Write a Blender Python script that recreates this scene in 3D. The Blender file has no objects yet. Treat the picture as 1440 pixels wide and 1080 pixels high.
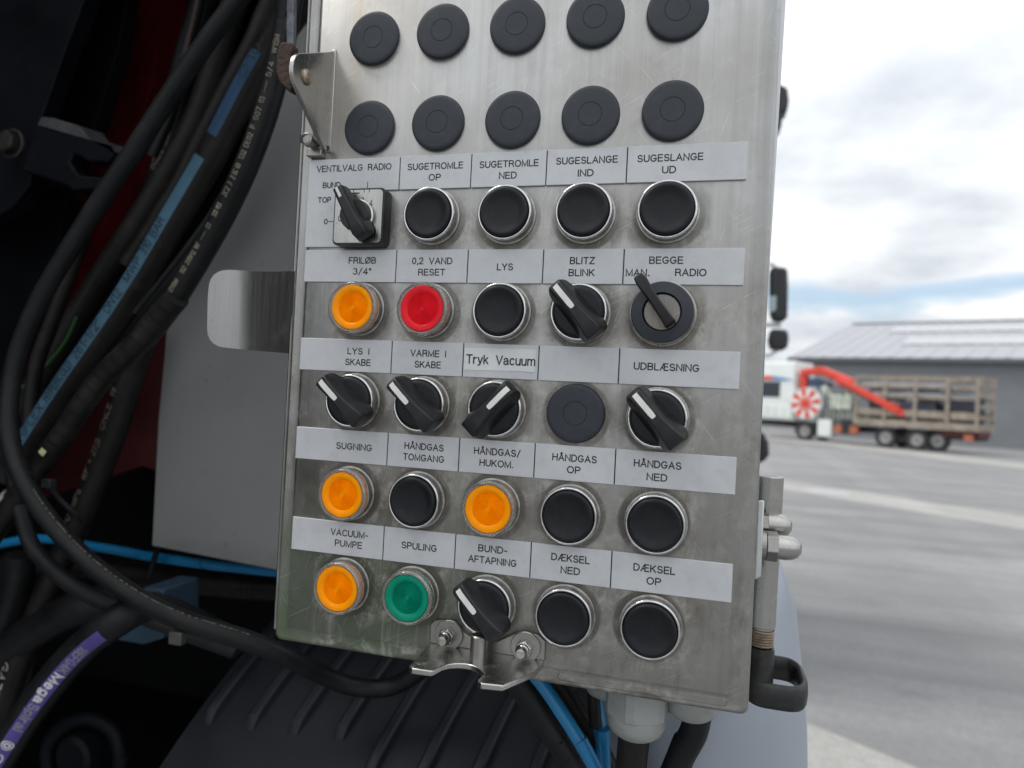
import bpy, math, random
from math import sin, cos, pi, radians, sqrt
from mathutils import Vector, Matrix, noise as mnoise
random.seed(7)
scn = bpy.context.scene
COL = scn.collection
Z0 = 1.77                      # height of the panel's centre above the yard

# ------------------------------------------------------------------ camera
CAMC = Vector((0.105111, -0.355548, -0.02069 + Z0))
CR = Vector((0.963725, 0.261971, 0.051045))          # right
CD = Vector((0.046008, 0.025329, -0.998620))         # down
CF = Vector((-0.262902, 0.964743, 0.012358))         # forward
FPX = 980.0
cam_d = bpy.data.cameras.new('camera')
cam = bpy.data.objects.new('camera', cam_d); COL.objects.link(cam)
cam.matrix_world = Matrix(((CR.x, -CD.x, -CF.x, CAMC.x), (CR.y, -CD.y, -CF.y, CAMC.y),
                           (CR.z, -CD.z, -CF.z, CAMC.z), (0, 0, 0, 1)))
cam_d.sensor_width = 36; cam_d.lens = FPX * 36 / 1440
cam_d.clip_start = 0.02; cam_d.clip_end = 2000
cam_d.dof.use_dof = True; cam_d.dof.focus_distance = 0.362; cam_d.dof.aperture_fstop = 8.2
scn.camera = cam

# ------------------------------------------------------------------ sky
w = bpy.data.worlds.new('World'); scn.world = w; w.use_nodes = True
nt = w.node_tree; nt.nodes.clear()
def N(t, **k):
    n = nt.nodes.new(t)
    for a, b in k.items(): setattr(n, a, b)
    return n
def L(a, b): nt.links.new(a, b)
SUN_EL, SUN_AZ = radians(56), radians(262)            # azimuth clockwise from +Y
sky = N('ShaderNodeTexSky', sky_type='NISHITA', sun_disc=False, sun_elevation=SUN_EL, sun_rotation=SUN_AZ)
sky.air_density = 1.0; sky.dust_density = 1.5
tc = N('ShaderNodeTexCoord'); sep = N('ShaderNodeSeparateXYZ'); L(tc.outputs['Generated'], sep.inputs[0])
def M_(op, a, b=None, c=None, clamp=False):
    n = N('ShaderNodeMath', operation=op, use_clamp=clamp)
    for i, v in enumerate((a, b, c)):
        if v is None: continue
        if isinstance(v, (int, float)): n.inputs[i].default_value = v
        else: L(v, n.inputs[i])
    return n.outputs[0]
zc = M_('MAXIMUM', sep.outputs[2], 0.0)
den = M_('ADD', zc, 0.22)
px_, py_ = M_('DIVIDE', sep.outputs[0], den), M_('DIVIDE', sep.outputs[1], den)
comb = N('ShaderNodeCombineXYZ'); L(px_, comb.inputs[0]); L(py_, comb.inputs[1])
nz1 = N('ShaderNodeTexNoise'); nz1.inputs['Scale'].default_value = 1.25; nz1.inputs['Detail'].default_value = 8
nz1.inputs['Roughness'].default_value = 0.52; L(comb.outputs[0], nz1.inputs['Vector'])
nz2 = N('ShaderNodeTexNoise'); nz2.inputs['Scale'].default_value = 0.8; nz2.inputs['Detail'].default_value = 3
ad = N('ShaderNodeVectorMath', operation='ADD'); L(comb.outputs[0], ad.inputs[0]); ad.inputs[1].default_value = (5.3, 2.1, 1.7)
L(ad.outputs[0], nz2.inputs['Vector'])
# broken blue streak low above the horizon, broken clouds elsewhere
dz = M_('SUBTRACT', sep.outputs[2], M_('ADD', 0.147, M_('MULTIPLY', M_('SUBTRACT', nz1.outputs[0], 0.5), 0.13)))
band = M_('SUBTRACT', 1.0, M_('MULTIPLY', M_('MULTIPLY', dz, dz), 2000.0), clamp=True)
gap = M_('MULTIPLY', M_('MULTIPLY', band, M_('MULTIPLY', M_('SUBTRACT', nz2.outputs[0], 0.37), 12.0, clamp=True)), 0.85)
bg_sky = N('ShaderNodeBackground'); L(sky.outputs[0], bg_sky.inputs[0]); bg_sky.inputs[1].default_value = 0.15
ramp = N('ShaderNodeValToRGB'); L(nz1.outputs[0], ramp.inputs[0])
ramp.color_ramp.elements[0].position = 0.39; ramp.color_ramp.elements[0].color = (0.56, 0.60, 0.65, 1)
ramp.color_ramp.elements[1].position = 0.53; ramp.color_ramp.elements[1].color = (0.85, 0.87, 0.89, 1)
bg_cl = N('ShaderNodeBackground'); L(ramp.outputs[0], bg_cl.inputs[0])
L(M_('ADD', 0.97, M_('MULTIPLY', zc, 0.60)), bg_cl.inputs[1])
mixs = N('ShaderNodeMixShader'); L(gap, mixs.inputs[0]); L(bg_cl.outputs[0], mixs.inputs[1]); L(bg_sky.outputs[0], mixs.inputs[2])
wo = N('ShaderNodeOutputWorld'); L(mixs.outputs[0], wo.inputs[0])

# ------------------------------------------------------------------ sun (behind cloud)
sd = bpy.data.lights.new('sun', 'SUN'); sd.energy = 1.2; sd.angle = radians(20); sd.color = (1.0, 0.95, 0.88)
so = bpy.data.objects.new('sun', sd); COL.objects.link(so)
sdir = Vector((sin(SUN_AZ) * cos(SUN_EL), cos(SUN_AZ) * cos(SUN_EL), sin(SUN_EL)))
so.rotation_euler = sdir.to_track_quat('Z', 'Y').to_euler()
scn.view_settings.view_transform = 'Standard'; scn.view_settings.look = 'None'
scn.view_settings.gamma = 1; scn.view_settings.use_curve_mapping = False
scn.view_settings.exposure = 0.22
scn.render.engine = 'CYCLES'
scn.cycles.use_denoising = True
scn.cycles.max_bounces = 8
scn.render.film_transparent = False

# ------------------------------------------------------------------ helpers
def ray(px, py): return CR * ((px - 720) / FPX) + CD * ((py - 540) / FPX) + CF
def at(px, py, Y):                       # point on the vertical plane y = Y
    d = ray(px, py); return CAMC + d * ((Y - CAMC.y) / d.y)
def atz(px, py, Z):
    d = ray(px, py); return CAMC + d * ((Z - CAMC.z) / d.z)
def zdist(P): return (P - CAMC).dot(CF)

class MB:
    def __init__(s): s.v = []; s.f = []
    def add(s, vs, fs):
        n = len(s.v); s.v += [tuple(v) for v in vs]; s.f += [tuple(i + n for i in f) for f in fs]; return s
    def box(s, x0, x1, y0, y1, z0, z1, T=None):
        vs = [(x, y, z) for x in (x0, x1) for y in (y0, y1) for z in (z0, z1)]
        if T: vs = [T(v) for v in vs]
        return s.add(vs, [(0, 1, 3, 2), (4, 6, 7, 5), (0, 4, 5, 1), (2, 3, 7, 6), (0, 2, 6, 4), (1, 5, 7, 3)])
    def lathe(s, prof, seg=40, T=None, close=False):
        """prof: (r, h); axis towards the viewer (-Y) unless T maps (a, b, h)"""
        T = T or (lambda a, b, h: (a, -h, b))
        n = len(s.v); rings = []
        for r, h in prof:
            if r < 1e-7: s.v.append(T(0, 0, h)); rings.append([len(s.v) - 1])
            else:
                ids = []
                for k in range(seg):
                    a = 2 * pi * k / seg; s.v.append(T(r * cos(a), r * sin(a), h)); ids.append(len(s.v) - 1)
                rings.append(ids)
        if close: rings.append(rings[0])
        for A, B in zip(rings, rings[1:]):
            for k in range(seg):
                k2 = (k + 1) % seg
                if len(A) == 1 and len(B) == 1: continue
                if len(A) == 1: s.f.append((A[0], B[k2], B[k]))
                elif len(B) == 1: s.f.append((A[k], A[k2], B[0]))
                else: s.f.append((A[k], A[k2], B[k2], B[k]))
        return s
    def loft(s, loops, cap=True):
        n = len(s.v); m = len(loops[0])
        for lp in loops: s.v += [tuple(p) for p in lp]
        for i in range(len(loops) - 1):
            for k in range(m):
                a = n + i * m + k; b = n + i * m + (k + 1) % m
                s.f.append((a, b, b + m, a + m))
        if cap:
            s.f.append(tuple(n + k for k in range(m))[::-1]); s.f.append(tuple(n + (len(loops) - 1) * m + k for k in range(m)))
        return s
    def tube(s, pts, r, seg=14, cap=True):
        """r number or function of (arc fraction, arc length)"""
        fr = frames(pts); L_ = fr[-1][4]; loops = []
        for c, t, u, v, sl in fr:
            rr = r(sl / L_, sl) if callable(r) else r
            loops.append([c + (u * cos(2 * pi * k / seg) + v * sin(2 * pi * k / seg)) * rr for k in range(seg)])
        return s.loft(loops, cap)

def rrect(x0, x1, z0, z1, r, n=5):
    o = []
    for cx, cz, a0 in ((x1 - r, z1 - r, 0), (x0 + r, z1 - r, 90), (x0 + r, z0 + r, 180), (x1 - r, z0 + r, 270)):
        for k in range(n + 1):
            a = radians(a0 + 90 * k / n); o.append((cx + r * cos(a), cz + r * sin(a)))
    return o
def obj(name, mb, mat, parent=None, smooth=True, angle=35, bevel=0, seg=2, loc=None, label=None):
    me = bpy.data.meshes.new(name); me.from_pydata([tuple(v) for v in mb.v], [], mb.f)
    import bmesh
    bm = bmesh.new(); bm.from_mesh(me); bmesh.ops.recalc_face_normals(bm, faces=bm.faces)
    bm.to_mesh(me); bm.free()
    me.materials.append(mat)
    if smooth:
        me.polygons.foreach_set('use_smooth', [True] * len(me.polygons))
        me.set_sharp_from_angle(angle=radians(angle))
    o = bpy.data.objects.new(name, me); COL.objects.link(o)
    if parent: o.parent = parent
    if loc is not None: o.location = loc
    if bevel:
        b = o.modifiers.new('bevel', 'BEVEL'); b.width = bevel; b.segments = seg; b.limit_method = 'ANGLE'; b.angle_limit = radians(40)
        b.harden_normals = False
    if label: o['label'] = label
    return o
def tag(o, label, cat, group=None):
    o['label'] = label; o['category'] = cat
    if group: o['group'] = group
    return o
def empty(name, loc, label, cat, group=None, rz=0):
    o = bpy.data.objects.new(name, None); COL.objects.link(o); o.location = loc; o.rotation_euler = (0, 0, rz)
    o.empty_display_size = 0.05
    return tag(o, label, cat, group)
def struct(o): o['kind'] = 'structure'; return o
def copy_tree(o, parent=None):
    c = o.copy(); COL.objects.link(c); c.parent = parent
    for ch in [q for q in o.children]: copy_tree(ch, c)
    return c
def spline(P, n=10):
    P = [Vector(p) for p in P]; out = []
    Q = [P[0] * 2 - P[1]] + P + [P[-1] * 2 - P[-2]]
    for i in range(1, len(Q) - 2):
        p0, p1, p2, p3 = Q[i - 1:i + 3]
        for k in range(n):
            t = k / n
            out.append(0.5 * (2 * p1 + (p2 - p0) * t + (2 * p0 - 5 * p1 + 4 * p2 - p3) * t * t + (3 * p1 - p0 - 3 * p2 + p3) * t ** 3))
    out.append(P[-1]); return out
FACE = Vector((0.25, -1.0, 0.1)).normalized()
def frames(pts):
    out = []; sl = 0
    for i, p in enumerate(pts):
        a = pts[max(i - 1, 0)]; b = pts[min(i + 1, len(pts) - 1)]
        if i: sl += (p - pts[i - 1]).length
        t = (b - a).normalized()
        f = FACE if abs(t.dot(FACE)) < 0.95 else Vector((1, 0, 0.2))
        u = (f - t * f.dot(t)).normalized(); v = t.cross(u)
        out.append((p, t, u, v, sl))
    return out

# ------------------------------------------------------------------ stroke lettering
def arc(cx, cy, rx, ry, a0, a1, n=8):
    return [(cx + rx * cos(radians(a0 + (a1 - a0) * k / n)), cy + ry * sin(radians(a0 + (a1 - a0) * k / n))) for k in range(n + 1)]
G = {
 'A': (.74, [[(0, 0), (.37, 1), (.74, 0)], [(.13, .34), (.61, .34)]]),
 'B': (.64, [[(0, .52), (0, 1), (.36, 1)] + arc(.36, .76, .23, .24, 80, -80) + [(.36, .52), (0, .52), (0, 0), (.36, 0)] + arc(.36, .26, .27, .26, -80, 80) + [(.36, .52)]]),
 'C': (.72, [arc(.38, .5, .38, .5, 42, 318, 14)]),
 'D': (.7, [[(0, .5), (0, 1), (.28, 1)] + arc(.28, .5, .42, .5, 80, -80, 12) + [(.28, 0), (0, 0), (0, .5)]]),
 'E': (.58, [[(.57, 1), (0, 1), (0, 0), (.59, 0)], [(0, .52), (.53, .52)]]),
 'F': (.54, [[(.54, 1), (0, 1), (0, 0)], [(0, .5), (.48, .5)]]),
 'G': (.76, [arc(.38, .5, .38, .5, 42, 322, 14) + [(.74, .45), (.42, .45)]]),
 'H': (.66, [[(0, 0), (0, 1)], [(.66, 0), (.66, 1)], [(0, .52), (.66, .52)]]),
 'I': (.02, [[(.01, 0), (.01, 1)]]),
 'J': (.45, [[(.45, 1), (.45, .25)] + arc(.22, .25, .23, .25, 0, -180)]),
 'K': (.66, [[(0, 0), (0, 1)], [(.62, 1), (0, .36)], [(.22, .59), (.66, 0)]]),
 'L': (.5, [[(0, 1), (0, 0), (.52, 0)]]),
 'M': (.8, [[(0, 0), (0, 1), (.4, 0.05), (.8, 1), (.8, 0)]]),
 'N': (.68, [[(0, 0), (0, 1), (.68, 0), (.68, 1)]]),
 'O': (.8, [arc(.4, .5, .4, .5, 90, 450, 20)]),
 'P': (.6, [[(0, 0), (0, 1), (.34, 1)] + arc(.34, .73, .26, .27, 80, -80) + [(.34, .46), (0, .46)]]),
 'R': (.66, [[(0, 0), (0, 1), (.36, 1)] + arc(.36, .75, .25, .25, 80, -80) + [(.36, .5), (0, .5)], [(.38, .5), (.55, .42), (.6, .15), (.66, 0)]]),
 'S': (.64, [arc(.31, .745, .27, .255, 20, 262, 10) + arc(.33, .255, .31, .255, 80, -160, 10)]),
 'T': (.64, [[(0, 1), (.64, 1)], [(.32, 1), (.32, 0)]]),
 'U': (.66, [[(0, 1), (0, .33)] + arc(.33, .33, .33, .33, 180, 360, 10) + [(.66, 1)]]),
 'V': (.7, [[(0, 1), (.35, 0), (.7, 1)]]),
 'W': (1.0, [[(0, 1), (.25, 0), (.5, 1), (.75, 0), (1, 1)]]),
 'X': (.68, [[(0, 0), (.66, 1)], [(.02, 1), (.68, 0)]]),
 'Y': (.7, [[(0, 1), (.35, .45), (.7, 1)], [(.35, .45), (.35, 0)]]),
 'Z': (.62, [[(.03, 1), (.6, 1), (0, 0), (.62, 0)]]),
 'Æ': (1.02, [[(0, 0), (.44, 1), (1.0, 1)], [(.52, 1), (.52, 0), (1.02, 0)], [(.16, .34), (.52, .34)], [(.52, .54), (.96, .54)]]),
 'Ø': (.8, [arc(.4, .5, .4, .5, 90, 450, 20), [(.04, -.06), (.76, 1.06)]]),
 'Å': (.74, [[(0, 0), (.37, 1), (.74, 0)], [(.13, .34), (.61, .34)], arc(.37, 1.13, .1, .11, 90, 450, 10)]),
 '0': (.54, [arc(.27, .5, .27, .5, 90, 450, 16)]),
 '1': (.3, [[(.02, .75), (.28, 1), (.28, 0)]]),
 '2': (.56, [arc(.28, .72, .27, .28, 165, -20, 9) + [(0, 0), (.57, 0)]]),
 '3': (.56, [arc(.27, .76, .25, .24, 150, -80, 9) + arc(.28, .27, .28, .27, 80, -155, 9)]),
 '4': (.58, [[(.42, 0), (.42, 1), (0, .26), (.58, .26)]]),
 '5': (.56, [[(.5, 1), (.08, 1), (.03, .5)] + arc(.27, .33, .28, .33, 130, -150, 10)]),
 '6': (.56, [arc(.3, .5, .29, .5, 60, 180, 7) + arc(.28, .31, .27, .31, 180, 540, 14)]),
 '7': (.54, [[(0, 1), (.54, 1), (.18, 0)]]),
 '8': (.56, [arc(.28, .76, .23, .24, 90, 450, 12), arc(.28, .27, .28, .27, 90, 450, 12)]),
 '9': (.56, [arc(.26, .5, .29, .5, -120, 0, 7) + arc(.28, .69, .27, .31, 0, 360, 14)]),
 ',': (.08, [[(.06, .08), (.02, -.16)]]), '.': (.06, [[(.0, .05), (.1, .05)]]),
 '/': (.42, [[(0, -.1), (.42, 1.05)]]), '-': (.34, [[(0, .42), (.34, .42)]]),
 '"': (.2, [[(.02, 1), (.02, .72)], [(.18, 1), (.18, .72)]]), '=': (.4, [[(0, .35), (.4, .35)], [(0, .62), (.4, .62)]]),
 'r': (.32, [[(0, .72), (0, 0)], [(0, .4)] + arc(.26, .4, .24, .3, 160, 80, 5)]),
 'y': (.5, [[(0, .72), (.25, 0)], [(.5, .72), (.22, -.14), (.02, -.22)]]),
 'k': (.48, [[(0, 0), (0, 1)], [(.42, .72), (0, .28)], [(.16, .44), (.48, 0)]]),
 'a': (.5, [arc(.24, .53, .22, .2, 160, 0, 7) + [(.46, .1), (.52, 0)], [(.46, .42), (.2, .4)] + arc(.19, .2, .19, .2, 95, 300, 8) + [(.46, .2)]]),
 'c': (.5, [arc(.26, .36, .26, .37, 45, 315, 12)]),
 'u': (.48, [[(0, .72), (0, .25)] + arc(.22, .25, .22, .26, 180, 330, 7) + [(.47, .25)], [(.48, .72), (.48, 0)]]),
 'm': (.8, [[(0, 0), (0, .72)], [(0, .45)] + arc(.21, .48, .19, .24, 150, 0, 7) + [(.4, 0)], [(.4, .45)] + arc(.61, .48, .19, .24, 150, 0, 7) + [(.8, 0)]]),
 'e': (.52, [[(.01, .4), (.51, .4)] + arc(.26, .36, .26, .37, 8, 310, 12)]),
 'g': (.5, [arc(.25, .38, .24, .34, 20, 340, 12), [(.5, .72), (.5, 0)] + arc(.26, -.03, .24, .22, 0, -150, 7)]),
 'p': (.5, [[(0, .72), (0, -.25)], arc(.25, .36, .25, .36, 160, -160, 12)]),
 'i': (.02, [[(0, .72), (0, 0)], [(0, .9), (0, 1.0)]]),
 'l': (.02, [[(0, 0), (0, 1)]]),
 'D2': (.7, []),
}
SUB = [0]
def ribbon(mb, pl, hw, f, lift):
    """mitred ribbon along a 2-D polyline, f maps (x, y, lift) to 3-D"""
    if SUB[0]:
        q_ = [pl[0]]
        for a, b in zip(pl, pl[1:]):
            n_ = max(1, int(sqrt((a[0] - b[0]) ** 2 + (a[1] - b[1]) ** 2) / SUB[0]))
            q_ += [(a[0] + (b[0] - a[0]) * k / n_, a[1] + (b[1] - a[1]) * k / n_) for k in range(1, n_ + 1)]
        pl = q_
    cl = (abs(pl[0][0] - pl[-1][0]) < 1e-6 and abs(pl[0][1] - pl[-1][1]) < 1e-6)
    P = []
    for p in pl:
        if not P or (abs(p[0] - P[-1][0]) + abs(p[1] - P[-1][1])) > hw * 0.1: P.append(p)
    if cl and len(P) > 2 and P[0] != P[-1]: P[-1] = P[0]
    n = len(P)
    if n < 2: return
    Lf, Rt = [], []
    for i in range(n):
        a = P[i - 1] if i else (P[-2] if cl else None); b = P[i + 1] if i < n - 1 else (P[1] if cl else None)
        d1 = None if a is None else (P[i][0] - a[0], P[i][1] - a[1]); d2 = None if b is None else (b[0] - P[i][0], b[1] - P[i][1])
        def nn(d):
            l = sqrt(d[0] ** 2 + d[1] ** 2) or 1e-9; return (d[0] / l, d[1] / l)
        d1 = nn(d1) if d1 else None; d2 = nn(d2) if d2 else None
        x, y = P[i]
        if d1 is None: x -= d2[0] * hw * .8; y -= d2[1] * hw * .8; d = d2; k = 1
        elif d2 is None: x += d1[0] * hw * .8; y += d1[1] * hw * .8; d = d1; k = 1
        else:
            sx, sy = d1[0] + d2[0], d1[1] + d2[1]; l = sqrt(sx * sx + sy * sy)
            if l < 0.25: d = d1; k = 1
            else: d = (sx / l, sy / l); k = min(1 / max(0.35, l / 2), 2.2)
        Lf.append((x - d[1] * hw * k, y + d[0] * hw * k)); Rt.append((x + d[1] * hw * k, y - d[0] * hw * k))
    base = len(mb.v)
    for i in range(n):
        mb.v.append(tuple(f(*Lf[i], lift))); mb.v.append(tuple(f(*Rt[i], lift)))
    for i in range(n - 1):
        a = base + 2 * i; mb.f.append((a, a + 1, a + 3, a + 2))
def text_w(s, gap=.22, space=.5):
    x = 0
    for c in s:
        if c == ' ': x += space
        else: x += G.get(c, (.5, []))[0] + gap
    return x - gap
def text(mb, s, x0, x1, y0, h, hw, f, gap=.22, space=.5, flip=False):
    """lettering from x0 to x1, baseline y0, cap height h"""
    W = text_w(s, gap, space); sx = (x1 - x0) / W; x = 0; q = 0
    for c in s:
        if c == ' ': x += space; continue
        wd, st = G.get(c, (.5, []))
        for pl in st:
            q += 1
            ribbon(mb, [(x0 + (x + a) * sx, y0 + b * h) for a, b in pl], hw, f, 0.00001 * (q % 4))
        x += wd + gap
    return mb

# ------------------------------------------------------------------ materials
def mk(name):
    m = bpy.data.materials.new(name); m.use_nodes = True
    t = m.node_tree; p = t.nodes['Principled BSDF']; return m, t, p
def node(t, ty, **k):
    n = t.nodes.new(ty)
    for a, b in k.items(): setattr(n, a, b)
    return n
def nz(t, scale, det=3, rough=.55, vec=(1, 1, 1), src='Object', off=(0, 0, 0)):
    tc = node(t, 'ShaderNodeTexCoord'); mp = node(t, 'ShaderNodeMapping'); mp.inputs['Scale'].default_value = vec; mp.inputs['Location'].default_value = off
    t.links.new(tc.outputs[src], mp.inputs[0])
    n = node(t, 'ShaderNodeTexNoise'); n.inputs['Scale'].default_value = scale; n.inputs['Detail'].default_value = det; n.inputs['Roughness'].default_value = rough
    t.links.new(mp.outputs[0], n.inputs['Vector']); return n.outputs[0]
def rampn(t, fac, a, b, ca, cb):
    r = node(t, 'ShaderNodeValToRGB'); t.links.new(fac, r.inputs[0]); e = r.color_ramp.elements
    e[0].position, e[1].position = a, b
    g = lambda c: (c, c, c, 1) if isinstance(c, (int, float)) else (*c, 1)
    e[0].color, e[1].color = g(ca), g(cb); return r.outputs[0]
def math(t, op, a, b=None, clamp=False, c=None):
    n = node(t, 'ShaderNodeMath', operation=op, use_clamp=clamp)
    for i, v in enumerate((a, b, c)):
        if v is None: continue
        if isinstance(v, (int, float)): n.inputs[i].default_value = v
        else: t.links.new(v, n.inputs[i])
    return n.outputs[0]
def mixc(t, fac, a, b, blend='MIX'):
    n = node(t, 'ShaderNodeMix', data_type='RGBA', blend_type=blend)
    for k, v in ((0, fac), (6, a), (7, b)):
        if isinstance(v, (int, float)): n.inputs[k].default_value = v
        elif isinstance(v, tuple): n.inputs[k].default_value = (*v, 1)
        else: t.links.new(v, n.inputs[k])
    return n.outputs[2]
def bump(t, p, h, dist, strength=1):
    b = node(t, 'ShaderNodeBump'); b.inputs['Distance'].default_value = dist; b.inputs['Strength'].default_value = strength
    t.links.new(h, b.inputs['Height']); t.links.new(b.outputs[0], p.inputs['Normal'])
def simple(name, col, rough=.5, metal=0, var=.2, scale=40, dust=0, dcol=(.3, .28, .25), bmp=0, bscale=300, rvar=.1, coat=0, src='Object', emis=0, spec=.5):
    m, t, p = mk(name)
    n = nz(t, scale, 4, src=src)
    lo = tuple(c * (1 - var) for c in col); hi = tuple(min(1, c * (1 + var)) for c in col)
    c = rampn(t, n, .3, .7, lo, hi)
    if dust:
        d = rampn(t, nz(t, scale * 2.3, 6, .65, src=src, off=(3, 1, 2)), .5, .78, 0, dust); c = mixc(t, d, c, dcol)
    t.links.new(c, p.inputs['Base Color'])
    t.links.new(rampn(t, n, .3, .7, max(0, rough - rvar), min(1, rough + rvar)), p.inputs['Roughness'])
    p.inputs['Metallic'].default_value = metal; p.inputs['Coat Weight'].default_value = coat
    p.inputs['Specular IOR Level'].default_value = spec
    if bmp: bump(t, p, nz(t, bscale, 4, src=src), bmp)
    if emis: p.inputs['Emission Color'].default_value = (*col, 1); p.inputs['Emission Strength'].default_value = emis
    return m

def steel(name, base=(.46, .46, .455), grime=1.0, halo=False, rough=.34, vertical=True, brush=.5):
    m, t, p = mk(name)
    sv = (900, 900, 18) if vertical else (18, 900, 900)
    br = nz(t, 1.0, 3, .6, sv); br2 = nz(t, 1.0, 2, .5, tuple(a * .22 for a in sv))
    big = nz(t, 9, 5, .6); fine = nz(t, 70, 6, .7, off=(2, 5, 1)); med = nz(t, 26, 5, .65, off=(7, 1, 3))
    c = mixc(t, math(t, 'MULTIPLY', br, brush), base, tuple(b * .62 for b in base))
    c = mixc(t, rampn(t, big, .38, .62, 0, .65 * grime), c, (.25, .235, .21))
    c = mixc(t, rampn(t, br2, .42, .72, 0, .8 * brush), c, (.29, .285, .275))
    dirt = rampn(t, fine, .55, .75, 0, .55 * grime)
    if halo:
        tc = node(t, 'ShaderNodeTexCoord'); sp = node(t, 'ShaderNodeSeparateXYZ'); t.links.new(tc.outputs['Object'], sp.inputs[0])
        X, Zc = sp.outputs[0], sp.outputs[2]
        def cell(v, off, pitch):
            return math(t, 'SUBTRACT', math(t, 'MODULO', math(t, 'ADD', v, off), pitch), pitch / 2)
        dx = cell(X, .0822 + .0209 + .418, .0418); dz_ = cell(Zc, .1328 + .0256 + .512, .0512)
        r = math(t, 'SQRT', math(t, 'ADD', math(t, 'MULTIPLY', dx, dx), math(t, 'MULTIPLY', dz_, dz_)))
        low = math(t, 'MULTIPLY', math(t, 'SUBTRACT', .100, Zc), 25., True)        # only round the worked buttons
        low = math(t, 'MULTIPLY', low, math(t, 'MULTIPLY', math(t, 'MULTIPLY', math(t, 'SUBTRACT', .1065, X), 500., True), math(t, 'MULTIPLY', math(t, 'ADD', X, .1035), 500., True)))
        hal = math(t, 'MULTIPLY', math(t, 'SUBTRACT', .0245, r), 190., True)
        hal = math(t, 'MULTIPLY', math(t, 'MULTIPLY', hal, low), rampn(t, med, .36, .62, 0.05, 1.))
        wet = math(t, 'MULTIPLY', math(t, 'MULTIPLY', math(t, 'SUBTRACT', .0275, r), 160., True), low)
        pale = math(t, 'MULTIPLY', wet, rampn(t, fine, .50, .62, 0, .7))
        drip = math(t, 'MULTIPLY', rampn(t, nz(t, 1.0, 4, .6, (260, 260, 22), off=(3, 0, 1)), .56, .68, 0, .55), low)
        gunk = math(t, 'MULTIPLY', math(t, 'MULTIPLY', math(t, 'SUBTRACT', .0186, r), 700., True), math(t, 'MULTIPLY', low, rampn(t, fine, .35, .6, .25, 1.)))
        c = mixc(t, math(t, 'MULTIPLY', hal, .65), c, (.11, .10, .085))
        gen = math(t, 'MULTIPLY', math(t, 'SUBTRACT', .11, Zc), 3.6, True)
        c = mixc(t, math(t, 'MULTIPLY', gen, rampn(t, med, .3, .7, .15, .62)), c, (.25, .235, .205))
        lowz = math(t, 'MULTIPLY', math(t, 'SUBTRACT', .10, Zc), 9., True)
        c = mixc(t, math(t, 'MULTIPLY', lowz, rampn(t, nz(t, 55, 7, .72, (1, 1, .6), off=(5, 2, 9)), .50, .66, 0, .55)), c, (.47, .455, .42))
        c = mixc(t, math(t, 'MULTIPLY', lowz, rampn(t, nz(t, 38, 6, .7, (1, 1, .5), off=(1, 7, 4)), .52, .68, 0, .65)), c, (.15, .135, .11))
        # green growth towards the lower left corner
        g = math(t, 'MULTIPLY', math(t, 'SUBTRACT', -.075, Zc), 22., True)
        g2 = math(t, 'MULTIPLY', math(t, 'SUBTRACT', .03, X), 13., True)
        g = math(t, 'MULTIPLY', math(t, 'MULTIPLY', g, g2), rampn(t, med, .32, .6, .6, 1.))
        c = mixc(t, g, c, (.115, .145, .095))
        c = mixc(t, drip, c, (.36, .35, .325))
        c = mixc(t, pale, c, (.46, .45, .42))
        c = mixc(t, math(t, 'MULTIPLY', gunk, .8), c, (.075, .068, .055))
        # rusty run below the first cap, scratches
        sx = math(t, 'MULTIPLY', math(t, 'ABSOLUTE', math(t, 'ADD', X, .094)), 260.)
        run = math(t, 'MULTIPLY', math(t, 'SUBTRACT', 1., sx, True), rampn(t, br2, .4, .6, .15, .7))
        run = math(t, 'MULTIPLY', run, math(t, 'MULTIPLY', math(t, 'SUBTRACT', Zc, .135), 40., True))
        c = mixc(t, math(t, 'MULTIPLY', run, .6), c, (.34, .24, .12))
        dirt = math(t, 'MAXIMUM', dirt, math(t, 'MULTIPLY', math(t, 'MAXIMUM', math(t, 'MAXIMUM', hal, pale), g), .72))
    for rot, off_, thr in ((.5, (3, 0, 8), .70), (-.9, (9, 0, 2), .715), (1.25, (5, 0, 5), .71)):
        tcs = node(t, 'ShaderNodeTexCoord'); m1 = node(t, 'ShaderNodeMapping'); m1.inputs['Rotation'].default_value = (0, rot, 0)
        m2 = node(t, 'ShaderNodeMapping'); m2.inputs['Scale'].default_value = (38, 1, 1900); m2.inputs['Location'].default_value = off_
        t.links.new(tcs.outputs['Object'], m1.inputs[0]); t.links.new(m1.outputs[0], m2.inputs[0])
        ns = node(t, 'ShaderNodeTexNoise'); ns.inputs['Scale'].default_value = 1; ns.inputs['Detail'].default_value = 1; t.links.new(m2.outputs[0], ns.inputs['Vector'])
        c = mixc(t, rampn(t, ns.outputs[0], thr, thr + .03, 0, .38), c, (.66, .655, .64))
    spk = rampn(t, nz(t, 520, 2, .5, off=(1, 8, 2)), .735, .77, 0, .6)
    c = mixc(t, spk, c, (.12, .11, .10))
    t.links.new(c, p.inputs['Base Color'])
    t.links.new(math(t, 'SUBTRACT', 1.0, math(t, 'MULTIPLY', dirt, .75)), p.inputs['Metallic'])
    rr = math(t, 'ADD', math(t, 'MULTIPLY', br, .22), rough - .08)
    t.links.new(math(t, 'ADD', rr, math(t, 'MULTIPLY', dirt, .3), True), p.inputs['Roughness'])
    bump(t, p, math(t, 'ADD', br, math(t, 'MULTIPLY', fine, 1.4)), .00006, .8)
    return m

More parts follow.
